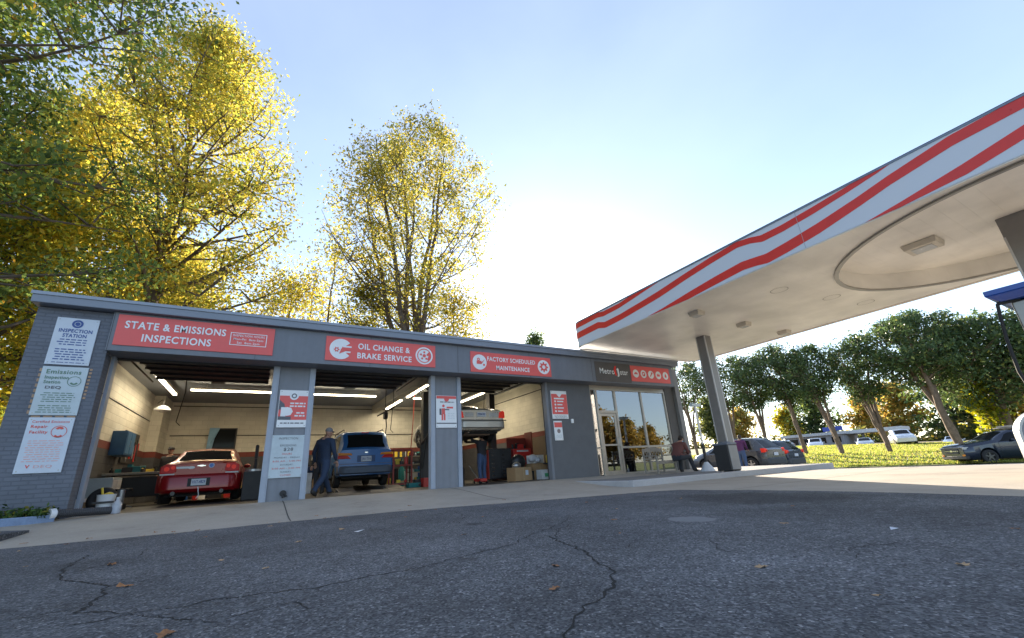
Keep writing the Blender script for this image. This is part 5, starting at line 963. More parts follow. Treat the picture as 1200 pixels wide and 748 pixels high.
t = thing('white_cabinet', 'low white metal cabinet under the wall rack at the left', 'cabinet', (0, 0, 0)); b = MB(); b.box(-3.9, -3.35, 15.0, 15.9, .1, .78); b.build('case', M_board2, t, bevel=.01); b = MB(); b.box(-3.348, -3.34, 15.05, 15.43, .16, .72); b.box(-3.348, -3.34, 15.47, 15.85, .16, .72); b.build('door', M_signwhite, t); b = MB(); b.box(-3.85, -3.4, 15.05, 15.85, 0, .1); b.build('plinth', M_black, t)
t = thing('stool', 'black rolling stool in front of the low white cabinet', 'stool', (-3.0, 14.6, 0)); b = MB(); b.cyl((0, 0, .42), (0, 0, 1), .18, .06, 18); b.build('seat', M_black, t, bevel=.01); b = MB(); b.tube([(0, 0, .08), (0, 0, .42)], .025, 8)
for k in range(5): a = 2 * math.pi * k / 5; b.tube([(0, 0, .1), (.22 * math.cos(a), .22 * math.sin(a), .03)], .015, 6)
b.build('base', M_steel, t)
t = thing('bucket', 'white plastic bucket holding rags and a yellow handle beside the left jamb', 'bucket', (-2.66, 11.75, .0)); b = MB(); b.tube([(0, 0, 0), (0, 0, .36), (0, 0, .37), (0, 0, .37)], [.12, .15, .16, .14], 22, cap=False); b.add([(.12 * math.cos(k * .3), .12 * math.sin(k * .3), .01) for k in range(21)], [tuple(range(21))]); b.build('pail', M_signwhite, t, smooth=40)
b = MB(); b.tube([(-.05, 0, .3), (-.1, .02, .5)], .02, 6); b.sphere((.03, 0, .33), .1, .1, .08, 8, 5); b.build('rags', mat('yellow_plastic', (.7, .5, .04), .5), t); b = MB(); b.box(-.16, .165, -.165, -.16, .2, .24); b.build('label_band', M_dark, t)
t = thing('loose_tyre', 'black tyre leaning against the left jamb behind the bucket', 'tyre', (-2.8, 12.1, .26)); b = MB(); N = 28; K = 10
vs = [((.1 * math.sin(2 * math.pi * j / K)), (.18 + .075 * math.cos(2 * math.pi * j / K)) * math.cos(2 * math.pi * i / N), (.18 + .075 * math.cos(2 * math.pi * j / K)) * math.sin(2 * math.pi * i / N)) for i in range(N) for j in range(K)]
b.add(vs, [(i * K + j, i * K + (j + 1) % K, ((i + 1) % N) * K + (j + 1) % K, ((i + 1) % N) * K + j) for i in range(N) for j in range(K)]); b.build('tread', M_rubber, t, smooth=50); t.rotation_euler = (0, R(12), R(75))
b = MB(); b.tube([(-2.82 + .05 * math.cos(k), 11.9 + k * .0, .1 + 0 * k) for k in (0, 1)], .05, 6)
t = thing('water_jug', 'clear plastic jug with white cap on the floor by the bucket', 'jug', (-2.45, 11.65, 0)); b = MB(); b.tube([(0, 0, 0), (0, 0, .18), (0, 0, .24), (0, 0, .28)], [.08, .08, .03, .025], 14); b.build('jug_body', mat('translucent_plastic', (.5, .52, .55), .3), t, smooth=50); b = MB(); b.cyl((0, 0, .28), (0, 0, 1), .03, .02, 12); b.build('cap', M_white, t)
# corrugated drain pipe on the apron corner
b = MB(); pts = []; rs = []
for i in range(60): u = i / 59; pts.append((-3.02 + .62 * u, 10.62 + .42 * u, .10 - .02 * u)); rs.append(.062 + .008 * (i % 2))
t = thing('drain_pipe', 'black corrugated drain pipe with white collar lying at the foot of the brick wall', 'pipe', (0, 0, 0)); b.tube(pts, rs, 14); b.build('hose', mat('pipe_black', (.05, .05, .055), .6), t, smooth=20); b = MB(); q = Vector((-.62, -.42, 0)).normalized(); c_ = Vector((-3.02, 10.62, .10)); b.tube([c_ + q * .02, c_ + q * .09, c_ + q * .09, c_ + q * .0], [.09, .09, .06, .06], 20, cap=False); b.build('collar', M_white, t, smooth=40)
# right of the red car
t = thing('tyre_machine', 'dark tyre changing machine between the red car and the first pillar', 'machine', (-.15, 14.3, 0)); b = MB(); b.box(-.25, .25, -.25, .3, 0, .75); b.build('cabinet', M_dark, t, bevel=.02); b = MB(); b.cyl((0, 0, .75), (0, 0, 1), .24, .06, 20); b.build('turntable', M_steel, t); b = MB(); b.tube([(0, .35, .7), (0, .35, 1.45), (0, .0, 1.45), (0, 0, 1.1)], .045, 8); b.build('arm', M_black, t)
t = thing('tyre_stack', 'stack of worn black tyres behind the tyre machine', 'tyres', (-.1, 15.3, 0))
for k in range(4):
    b = MB(); b.tube([(0, 0, .02 + k * .21), (0, 0, .05 + k * .21), (0, 0, .17 + k * .21), (0, 0, .2 + k * .21)], [.26, .31, .31, .26], 24); b.build('tyre', M_rubber, t, smooth=40)
# second bay
t = thing('lift_cart', 'rusty red steel frame cart standing right of the blue minivan', 'cart', (4.35, 15.5, 0)); m_ = mat('rusty_red', (.3, .05, .04), .6, var=.3); b = MB()
for x in (-.3, .35):
    for y in (-.3, .3): b.box(x - .025, x + .025, y - .025, y + .025, .05, 1.3)
for z in (.12, .75, 1.28): b.box(-.3, .35, -.32, -.27, z - .025, z + .025); b.box(-.3, .35, .27, .32, z - .025, z + .025); b.box(-.325, -.275, -.3, .3, z - .025, z + .025); b.box(.325, .375, -.3, .3, z - .025, z + .025)
b.build('frame', m_, t); b = MB(); b.box(-.3, .35, -.28, .28, .14, .16); b.box(-.3, .35, -.28, .28, .77, .785); b.build('shelf', M_dark, t)
clutter('in the red steel cart', 4.1, 4.65, 15.35, 15.6, .165, 4, 8, (.1, .25)); clutter('on the top shelf of the red steel cart', 4.1, 4.65, 15.35, 15.6, .79, 4, 9, (.15, .4))
def shelf_unit(name, label, x0, x1, y, zs, m, d=.45):
    t = thing(name, label, 'shelf', (0, 0, 0)); b = MB()
    for x in (x0, x1):
        for yy in (y, y + d): b.box(x - .02, x + .02, yy - .02, yy + .02, 0, zs[-1] + .05)
    b.build('upright', M_dark, t)
    for z in zs: b = MB(); b.box(x0, x1, y, y + d, z - .015, z + .015); b.build('shelf_board', m, t)
    return t
shelf_unit('steel_shelf', 'shelf unit of long pale bars and parts right of the red steel cart', 5.0, 6.1, 16.4, (.2, .5, .8, 1.1), mat('shelf_tan', (.42, .36, .26), .6))
for j, z in enumerate((.2, .5, .8, 1.1)): clutter('on the %s shelf of the pale unit' % ('lowest', 'second', 'third', 'top')[j], 5.05, 6.05, 16.5, 16.75, z + .016, 6, 20 + j, (.1, .26))
t = thing('hose_reel', 'black hose reel and lamp hanging above the right side of the minivan', 'hose reel', (3.95, 16.2, 0)); b = MB(); b.cyl((-.05, 0, 2.62), (1, 0, 0), .14, .12, 18); b.tube([(0, 0, 2.7), (.0, 0, 3.96)], .015, 5); b.tube([(0, -.1, 2.55), (.03, -.12, 2.2), (.0, -.1, 1.9)], .02, 6); b.tube([(-.3, 0, 2.6), (.35, 0, 2.95)], .03, 6); b.build('reel', M_black, t)
b = MB(); b.tube([(5.35, 17.0, 3.95), (5.3, 17.0, 2.6), (5.2, 17.0, 1.2)], .016, 6); tag(b.build('air_hose', mat('red_hose', (.4, .05, .03), .5)), 'thin red air hose hanging from the ceiling over the shelves', 'hose')
for i, (x, y, lab) in enumerate(((1.75, 11.75, 'dark rubber mat on the sill of the second bay, left'), (3.1, 11.95, 'dark folded floor ramp in the middle of the second bay sill'))):
    b = MB(); b.add([(x - .5, y, .004), (x + .5, y, .004), (x + .4, y + .5, .07), (x - .4, y + .5, .07), (x - .5, y + .8, .004), (x + .5, y + .8, .004)], [(0, 1, 2, 3), (3, 2, 5, 4), (0, 3, 4), (1, 5, 2)]); tag(b.build('floor_ramp', M_dark), lab, 'ramp')
t = thing('drive_on_rack', 'pair of low steel runways under the blue minivan', 'lift', (3.13, 15.2, 0)); b = MB()
for s in (-1, 1): b.box(s * .75 - .25, s * .75 + .25, -.4, 5, .0, .12); b.add([(s * .75 - .25, -1.2, .004), (s * .75 + .25, -1.2, .004), (s * .75 + .25, -.4, .12), (s * .75 - .25, -.4, .12)], [(0, 1, 2, 3)])
b.build('runway', mat('runway_steel', (.16, .15, .14), .5, .4, var=.3), t)
t = thing('oil_drum', 'blue-black oil drum at the back of the second bay', 'drum', (1.4, 17.0, 0)); b = MB(); b.tube([(0, 0, 0), (0, 0, .3), (0, 0, .31), (0, 0, .6), (0, 0, .61), (0, 0, .88)], [.28, .28, .3, .28, .3, .28], 22); b.build('drum_shell', mat('drum_blue', (.03, .05, .1), .5), t, smooth=50); b = MB(); b.cyl((.1, .1, .88), (0, 0, 1), .03, .02, 8); b.build('bung', M_steel, t)
# third bay
t = thing('tool_chest', 'tall bright red tool chest against the right wall of the third bay', 'tool chest', (0, 0, 0)); b = MB(); b.box(8.25, 9.05, 14.0, 14.5, .1, 1.12); b.build('case', M_redp, t, bevel=.015)
for k in range(5): b = MB(); b.box(8.29, 9.01, 13.985, 13.998, .14 + k * .19, .31 + k * .19); dd = b.build('drawer', M_redp, t, bevel=.004); b = MB(); b.box(8.4, 8.9, 13.965, 13.98, .27 + k * .19, .285 + k * .19); b.build('handle', M_chrome, dd)
b = MB(); b.box(8.4, 8.9, 13.97, 13.999, 1.01, 1.06); b.build('name_strip', M_signwhite, t); b = MB(); b.box(9.1, 9.14, 14.0, 14.5, .1, 1.75); b.box(8.25, 9.1, 14.46, 14.5, 1.12, 1.55); b.build('back_panel', mat('lift_dark_red', (.2, .03, .02), .5), t)
clutter('on top of the red tool chest', 8.3, 9.0, 14.1, 14.35, 1.125, 5, 31, (.15, .35))
t = thing('tool_cabinet', 'black roller tool cabinet with two rows of silver handles under the raised car', 'tool chest', (0, 0, 0)); b = MB(); b.box(7.15, 8.1, 13.9, 14.4, .1, 1.15); b.build('case', M_black, t, bevel=.015)
for k in range(7):
    for x in (7.22, 7.66): b = MB(); b.box(x, x + .4, 13.885, 13.898, .14 + k * .14, .265 + k * .14); dd = b.build('drawer', M_dark, t, bevel=.003); b = MB(); b.box(x + .03, x + .12, 13.868, 13.884, .2 + k * .14, .225 + k * .14); b.build('handle', M_chrome, dd)
b = MB(); b.box(7.12, 7.14, 13.9, 14.4, .1, 1.1); b.build('side_trim', M_redp, t)
def carton(label, x, y, z, wx, wy, wz, rz=0, m=M_card, name='cardboard_box', mark=None):
    t = thing(name, label, 'box', (x, y, z), rz); b = MB(); b.box(-wx, wx, -wy, wy, 0, wz); b.build('carton', m, t, bevel=.006); b = MB(); b.box(-wx - .001, wx + .001, -.03, .03, wz, wz + .002); b.box(-wx * .02, wx * .02, -wy - .003, -wy, 0, wz); b.build('tape', mat('tape_tan', (.5, .38, .22), .4), t)
    if mark: b = MB(); b.box(*mark); b.build('label_sticker', M_board if mark[0] > 0 else mat('green_print', (.1, .4, .2), .5), t)
    return t
carton('large open cardboard box on the floor in front of the red tool chest', 7.85, 13.0, 0, .36, .25, .44, .1, mark=(.08, .2, -.256, -.251, .18, .34))
carton('white box with green print on the floor by the right jamb of the third bay', 8.75, 12.75, 0, .24, .2, .32, -.1, M_white, 'printed_box', (-.12, .12, -.206, -.201, .08, .2))
carton('brown carton stacked behind the white box with green print', 8.8, 13.35, 0, .3, .25, .55)
carton('white carton on top of the brown stack by the right wall', 8.75, 13.3, .55, .25, .2, .28, .2, M_white)
carton('crushed dark carton beside the white and green box', 8.3, 13.2, 0, .14, .2, .3, .4, M_dark)
b = MB(); b.sphere((8.5, 13.1, .72), .2, .16, .14, 9, 6); b.sphere((8.65, 13.0, .66), .12, .12, .1, 8, 5); tag(b.build('plastic_bag', mat('bag_white', (.55, .56, .6), .4, bump=1, bs=12), smooth=30), 'crumpled white plastic bag on the stacked cartons', 'bag')
b = MB(); b.tube([(9.1, 13.0, .55), (9.1, 13.0, .78), (9.1, 13.0, .84)], [.07, .07, .03], 12); tag(b.build('yellow_jug', mat('yellow_plastic', (.7, .5, .04), .5), smooth=40), 'bright yellow jug beside the white plastic bag', 'jug')
boxthing('side_shelf', 'dark shelf board carrying the yellow jug by the wall', 'shelf', 8.95, 9.4, 12.8, 13.25, .5, .55, M_dark)
b = MB(); b.sphere((7.75, 13.0, .5), .17, .14, .12, 12, 8); tag(b.build('fan_guard', M_steel, smooth=40), 'rounded grey metal cover lying in the open cardboard box', 'cover')
b = MB(); b.sphere((8.1, 13.45, .62), .3, .2, .28, 12, 8); tag(b.build('black_bag', mat('bag_black', (.02, .02, .022), .4, bump=1, bs=10), smooth=40), 'full black rubbish bag between the open box and the red tool chest', 'bag')
boxthing('leaning_board', 'brown board leaning on the right wall of the third bay', 'board', 9.75, 9.88, 13.5, 15.2, .1, 1.6, mat('brown_board', (.14, .1, .06), .8))
t = thing('transmission_jack', 'small red floor jack on the floor under the raised car', 'jack', (6.45, 13.2, 0)); b = MB(); b.box(-.12, .12, -.25, .3, .06, .16); b.build('chassis', M_redp, t, bevel=.02); b = MB(); b.tube([(0, .2, .14), (0, .9, .6)], .018, 6); b.build('handle', M_steel, t)
for x in (-.13, .13):
    for y in (-.2, .25): b = MB(); b.cyl((x - .02, y, .05), (1, 0, 0), .05, .04, 12); b.build('caster', M_black, t)
t = thing('drain_stand', 'black waste oil stand beneath the raised silver car', 'oil drain', (6.0, 14.1, 0)); b = MB(); b.tube([(0, 0, 0), (0, 0, .55)], [.24, .24], 18); b.tube([(0, 0, .55), (0, 0, 1.1)], .03, 8); b.build('tank', M_dark, t, smooth=40); b = MB(); b.tube([(0, 0, 1.1), (0, 0, 1.22)], [.05, .25], 18, cap=False); b.build('funnel', M_black, t, smooth=40)
# back wall shelving, seen as dark clutter
for i, (x0, x1, lab) in enumerate(((-2.9, -.9, 'long dark parts shelf along the back wall of the first bay'), (1.2, 4.2, 'long dark parts shelf along the back wall of the second bay'), (5.4, 8.0, 'long dark parts shelf along the back wall of the third bay'))):
    shelf_unit('parts_shelf', lab, x0, x1, 21.7, (.3, .8, 1.3), M_dark)
    clutter('on the %s bay back shelf' % ('first', 'second', 'third')[i], x0 + .1, x1 - .1, 21.8, 22.0, 1.316, 11, 50 + i, (.2, .5))
for lab, x0, x1, y0, y1, n_, sd_, hh in (('on the floor by the first bay wall', -3.8, -2.7, 13.2, 13.9, 7, 81, (.2, .7)), ('on the floor behind the red car', -2.4, .2, 19.5, 20.5, 9, 82, (.5, 1.2)), ('on the floor beyond the hoist', 4.5, 6.9, 17.3, 17.9, 10, 83, (.4, 1.1)),
        ('on the floor left of the minivan', 1.1, 2.0, 16.2, 17.0, 6, 84, (.4, 1.2)), ('on the floor near the lift cart', 4.6, 5.6, 14.2, 14.8, 6, 85, (.2, .6)), ('on the floor behind the raised car', 5.4, 7.0, 15.5, 16.5, 9, 86, (.4, 1.2)), ('on the floor beyond the red chest', 8.4, 9.6, 15.2, 16.5, 8, 87, (.5, 1.3)), ('on the floor beyond the tyre stack', .2, 1.1, 17.5, 18.5, 5, 88, (.5, 1.4))):
    clutter(lab, x0, x1, y0, y1, .0, n_, sd_, hh, 2.0)
t = thing('engine_hoist', 'black engine hoist with raised arm between the minivan and the shelf unit', 'hoist', (5.0, 15.0, 0)); b = MB(); b.box(-.05, .05, -.05, .05, .1, 1.5); b.tube([(0, 0, 1.45), (0, -.9, 1.75)], .045, 6); b.tube([(0, -.1, .6), (0, -.5, 1.6)], .03, 6); b.build('mast', M_dark, t); b = MB(); b.tube([(-.05, .1, .08), (-.4, -1.0, .08)], .04, 6); b.tube([(.05, .1, .08), (.4, -1.0, .08)], .04, 6); b.build('base', M_dark, t); b = MB(); b.tube([(0, -.9, 1.72), (0, -.9, 1.3), (.03, -.92, 1.22), (-.02, -.9, 1.2)], .012, 5); b.build('hook', M_steel, t)
for i, (x, y, z0, z1, lab) in enumerate(((-2.2, 14.9, 3.3, 2.2, 'thin black cable hanging over the left of the red car'), (4.0, 15.4, 3.9, 2.0, 'thin black cable hanging right of the minivan roof'), (7.6, 15.0, 3.9, 2.6, 'thin black cable hanging beside the raised car'))):
    b = MB(); b.tube([(x, y, 3.95), (x + .05, y, (z0 + z1) / 2 + .3), (x - .04, y, z1), (x + .06, y, z1 - .1)], .012, 5); tag(b.build('cable', M_black), lab, 'cable')
# ------------------------------------------------------------------ shop interior things
t = thing('shop_counter', 'dark counter inside the shop window behind the glass', 'counter', (0, 0, 0)); b = MB(); b.box(11.4, 13.6, 14.6, 15.2, -.04, 1.0); b.build('front', M_dark, t, bevel=.01); b = MB(); b.box(11.3, 13.7, 14.5, 15.3, 1.0, 1.05); b.build('top', M_wood, t, bevel=.01)
shelf_unit('shop_shelf', 'shop shelf with packages against the inner wall behind the door', 10.2, 11.2, 15.8, (.3, .8, 1.3, 1.8), M_dark)
for j, z in enumerate((.8, 1.3, 1.8)): clutter('on the %s board of the shop shelf' % ('lower', 'middle', 'upper')[j], 10.3, 11.1, 15.9, 16.1, z + .016, 6, 60 + j, (.15, .35))
t = thing('waiting_chair', 'pale blue waiting chair just inside the shop window', 'chair', (13.2, 11.95, -.04)); b = MB(); b.box(-.25, .25, -.25, .25, .4, .46); b.build('seat', mat('chair_blue', (.3, .4, .55), .6), t, bevel=.02); b = MB(); b.box(-.25, .25, -.27, -.22, .5, .9); b.build('backrest', mat('chair_blue', (.3, .4, .55), .6), t, bevel=.02)
for x in (-.22, .22):
    for y in (-.22, .22): b = MB(); b.tube([(x, y, 0), (x, y, .4)], .015, 6); b.build('leg', M_chrome, t)
for i, (x, z, wd, h, m, lab) in enumerate(((10.6, 1.75, .12, .13, M_signwhite, 'left of two white notices taped high inside the shop door'), (10.88, 1.75, .1, .12, M_signwhite, 'right of two white notices taped high inside the shop door'), (10.55, 1.5, .1, .12, M_board, 'pale notice taped below the pair inside the shop door'), (13.0, 1.95, .1, .15, M_signwhite, 'white notice taped inside the right shop window'), (11.05, .75, .08, .12, mat('yellow_plastic', (.7, .5, .04), .5), 'small yellow sticker low inside the shop door'))):
    b = MB(); b.box(x - wd, x + wd, SY + .01, SY + .014, z - h, z + h); tag(b.build('door_notice', m), lab, 'notice')
b = MB(); b.tube([(11.0, 11.75, -.04), (11.0, 11.75, .2), (11.0, 11.75, .26)], [.05, .05, .01], 12); tag(b.build('orange_cone', mat('cone_orange', (.7, .1, .03), .5), smooth=30), 'small orange cone standing inside the shop door', 'cone')
b = MB(); b.tube([(10.55, 11.7, -.04), (10.55, 11.7, .16)], [.06, .07], 14); tag(b.build('white_cup', M_white, smooth=40), 'white tub on the floor just inside the shop door', 'tub')
# ------------------------------------------------------------------ bench, bin, sign stand
t = thing('wooden_bench', 'weathered grey wooden bench with pierced wavy back outside the shop windows', 'bench', (12.0, 10.45, -.05), R(4)); t.scale = (.8, .9, .95); 
def leg(x, y, h): b_ = MB(); b_.box(x - .03, x + .03, y - .03, y + .03, 0, h); b_.build('leg', M_wood, t, bevel=.006)
for x in (-.62, .62): leg(x, -.28, .62); leg(x, .28, .9)
b = MB()
for k in range(6): b.box(-.6, .6, -.28 + k * .095, -.2 + k * .095, .42, .45)
b.box(-.62, .62, -.3, -.27, .34, .43); b.build('seat', M_wood, t, bevel=.005); b = MB()
b.prism([(-.62 + 1.24 * k / 16, .84 + .1 * math.sin(math.pi * k / 16) ** .6) for k in range(17)] + [(.62 - 1.24 * k / 16, .78) for k in range(17)], .27, .305); b.box(-.62, .62, .27, .3, .5, .56)
for k in range(5):
    x = -.5 + k * .2; b.tube([(x, .285, .56), (x + .2, .285, .8)], .016, 6); b.tube([(x + .2, .285, .56), (x, .285, .8)], .016, 6)
b.build('backrest', M_wood, t)
for x in (-.65, .65): b = MB(); b.box(x - .035, x + .035, -.32, .3, .62, .655); b.build('armrest', M_wood, t, bevel=.01)
t = thing('litter_bin', 'square black and grey litter bin at the foot of the canopy column', 'bin', (12.52, 8.17, -.05), R(0)); t.scale = (.92, .92, .9); b = MB(); b.box(-.2, .3, -.13, -.126 + .004, 0, .88)
b = MB(); b.box(-.24, .27, -.1, .42, .02, .86); b.build('bin_body', mat('bin_black', (.03, .032, .035), .5), t, bevel=.02); b = MB(); b.box(-.2, .25, -.125, -.101, .06, .84); b.build('front_panel', mat('bin_grey', (.24, .25, .26), .5), t, bevel=.008); b = MB(); b.box(-.25, .28, -.12, .43, .86, .93); b.sphere((.01, .15, .93), .22, .22, .06, 16, 8); b.build('lid', mat('bin_lid', (.14, .16, .2), .5), t, bevel=.01)
t = thing('squeegee_stand', 'white post with flat head and white cone base beside the seated man', 'stand', (13.35, 9.65, -.05)); b = MB(); b.tube([(0, 0, .9), (0, 0, 2.22)], .035, 8); b.build('pole', M_white, t); b = MB(); b.tube([(0, 0, .1), (0, 0, .9)], .05, 8); b.build('lower_pole', M_dark, t); b = MB(); b.box(-.22, .25, -.06, .06, 2.2, 2.3); b.build('head', mat('head_pale', (.5, .6, .65), .5), t, bevel=.01); b = MB(); b.tube([(0, 0, 0), (0, 0, .06), (0, 0, .3)], [.24, .22, .06], 14); b.build('base', M_board, t, smooth=40)
# ------------------------------------------------------------------ fallen leaves and litter
M_fl = mat('fallen_leaf_brown', (.3, .14, .06), .8, var=.4, vs=14); M_fl2 = mat('fallen_leaf_tan', (.42, .28, .16), .8, var=.3, vs=14)
rn = random.Random(21)
def leafmesh(x, y, z, s, m, curl=.3, seed=0):
    rr = random.Random(seed); n = 14; rz = rr.uniform(0, 6.28); vs = [(0, 0, .012 * s / .06)]
    for k in range(n): a = 2 * math.pi * k / n; r_ = s * (1 if k % 2 == 0 else .62) * (1.0 if abs(math.cos(a)) > .3 else .8) * rr.uniform(.8, 1.1); vs.append((r_ * math.cos(a), r_ * .72 * math.sin(a), abs(rr.gauss(0, s * curl * .5)) + .002))
    c, q = math.cos(rz), math.sin(rz); b_ = MB(); b_.add([(x + u * c - v * q, y + u * q + v * c, z + ww) for u, v, ww in vs], [(0, 1 + k, 1 + (k + 1) % n) for k in range(n)]); return b_.build('fallen_leaf', m)
tag(leafmesh(-.27, 2.42, AZ, .05, M_fl, .6, 1), 'large brown leaf at the bottom edge, nearest the viewer on the asphalt', 'leaf'); tag(leafmesh(-.67, 3.79, AZ, .05, M_fl, .35, 2), 'long tan leaf lying at the junction of the left cracks', 'leaf')
tag(leafmesh(.92, 5.7, AZ, .07, M_fl2, .3, 3), 'wide pale leaf lying on the asphalt in front of the second bay', 'leaf'); tag(leafmesh(-1.0, 5.0, AZ, .06, M_fl, .3, 4), 'russet leaf left of centre on the asphalt before the first bay', 'leaf')
sp = [(-1.7, 5.6), (-.9, 7.5), (-.5, 6.6), (.4, 5.0), (.2, 7.2), (1.1, 7.0), (1.9, 6.4), (1.2, 4.2), (2.6, 5.3), (1.6, 2.3), (2.35, 1.5), (3.1, 5.4), (4.1, 4.4), (4.6, 5.6), (3.9, 2.2), (4.4, 1.0), (3.0, .9), (2.2, .95), (5.2, 2.8), (1.3, 1.9), (.1, 3.7), (-.2, 4.4), (1.75, 4.0), (5.6, 4.6), (3.3, 3.6), (2.7, 2.9), (-2.3, 7.3), (-2.6, 6.9)]
for i, (x, y) in enumerate(sp): tag(leafmesh(x, y, AZ, rn.uniform(.02, .045), rn.choice([M_fl, M_fl2, M_fl2]), .3, 30 + i), 'small dry leaf scattered on the dark asphalt', 'leaf', 'small leaves scattered on the asphalt')
for i, (x, y) in enumerate([(-1.9, 8.05), (-1.2, 8.0), (-2.6, 8.3), (.9, 8.2), (2.6, 8.5), (4.2, 7.6)]): tag(leafmesh(x, y, gzf(x, y) + .02, .05, M_fl, .3, 70 + i), 'tiny dry leaf caught along the apron edge', 'leaf', 'leaves along the apron edge')
for i in range(46):
    u = rn.random(); x = -2.6 + 9.5 * u; y = float(np.interp(x, [-2.7, -.96, 2, 3.9, 7.2], [7.95, 7.72, 7.62, 7.02, 6.0])) + rn.gauss(.05, .12)
    tag(leafmesh(x, y, (AZ if y < 7 else gzf(x, y) + .012), rn.uniform(.018, .04), rn.choice([M_fl, M_fl2]), .3, 200 + i), 'tiny dry leaf caught along the apron edge', 'leaf', 'leaves along the apron edge')
b = MB(); b.add([(.98, 5.3, AZ + .004), (1.08, 5.34, AZ + .01), (1.1, 5.27, AZ + .02), (1.02, 5.24, AZ + .004)], [(0, 1, 2, 3)]); tag(b.build('paper_scrap', M_signwhite), 'white paper scrap on the asphalt in front of the second bay', 'litter')
b = MB(); b.add([(3.95, 1.5, AZ + .004), (4.02, 1.53, AZ + .015), (4.03, 1.48, AZ + .008)], [(0, 1, 2)]); tag(b.build('paper_scrap', M_board), 'pale blue scrap on the asphalt at the right', 'litter')
# ------------------------------------------------------------------ trees
def quads_mesh(name, V, C, m, parent, kind=None):
    """V: (n,4,3) leaf quads, C: (n,3) tint"""
    n = len(V); me = bpy.data.meshes.new(name); me.vertices.add(n * 4); me.vertices.foreach_set('co', V.reshape(-1).astype(np.float32))
    me.loops.add(n * 4); me.loops.foreach_set('vertex_index', np.arange(n * 4, dtype=np.int32)); me.polygons.add(n); me.polygons.foreach_set('loop_start', np.arange(0, n * 4, 4, dtype=np.int32))
    me.update(calc_edges=True); a = me.color_attributes.new('tint', 'FLOAT_COLOR', 'POINT'); cc = np.ones((n * 4, 4), np.float32); cc[:, :3] = np.repeat(C, 4, 0); a.data.foreach_set('color', cc.ravel())
    me.materials.append(m); o = bpy.data.objects.new(name, me); COL.objects.link(o)
    if parent: o.parent = parent
    if kind: o['kind'] = kind
    return o
def leaves(P, size, rs, cols, wts, jit=.25):
    n = len(P); u = rs.randn(n, 3); u /= np.linalg.norm(u, axis=1)[:, None]; r = rs.randn(n, 3); v = np.cross(u, r); v /= np.linalg.norm(v, axis=1)[:, None]; w_ = np.cross(u, v)
    s = size * rs.uniform(.55, 1.25, n)[:, None]
    V = np.stack([P - u * s, P + v * s * .48 + w_ * s * .12, P + u * s, P - v * s * .48 + w_ * s * .12], 1)
    cols = np.array(cols); k = rs.choice(len(cols), n, p=np.array(wts) / sum(wts)); C = cols[k] * rs.uniform(1 - jit, 1 + jit, n)[:, None]; return V, np.clip(C, 0, 1)
class Tubes:
    def __init__(s): s.v = []; s.f = []; s.n = 0
    def add(s, P, r, k=6):
        P = np.array(P, float); n = len(P); d = np.gradient(P, axis=0); d /= np.linalg.norm(d, axis=1)[:, None] + 1e-9; ref = np.array([.3, .9, .1]); a = np.cross(d, ref); a /= np.linalg.norm(a, axis=1)[:, None] + 1e-9; b_ = np.cross(d, a)
        t = np.arange(k) * 2 * math.pi / k; V = P[:, None] + (a[:, None] * np.cos(t)[None, :, None] + b_[:, None] * np.sin(t)[None, :, None]) * np.array(r)[:, None, None]
        o = s.n; s.v.append(V.reshape(-1, 3)); s.n += n * k
        for i in range(n - 1):
            for j in range(k): s.f.append((o + i * k + j, o + i * k + (j + 1) % k, o + (i + 1) * k + (j + 1) % k, o + (i + 1) * k + j))
    def build(s, name, m, parent):
        me = bpy.data.meshes.new(name); me.from_pydata(np.concatenate(s.v).tolist(), [], s.f); me.materials.append(m); me.shade_smooth(); me.update(); o = bpy.data.objects.new(name, me); COL.objects.link(o); o.parent = parent; return o
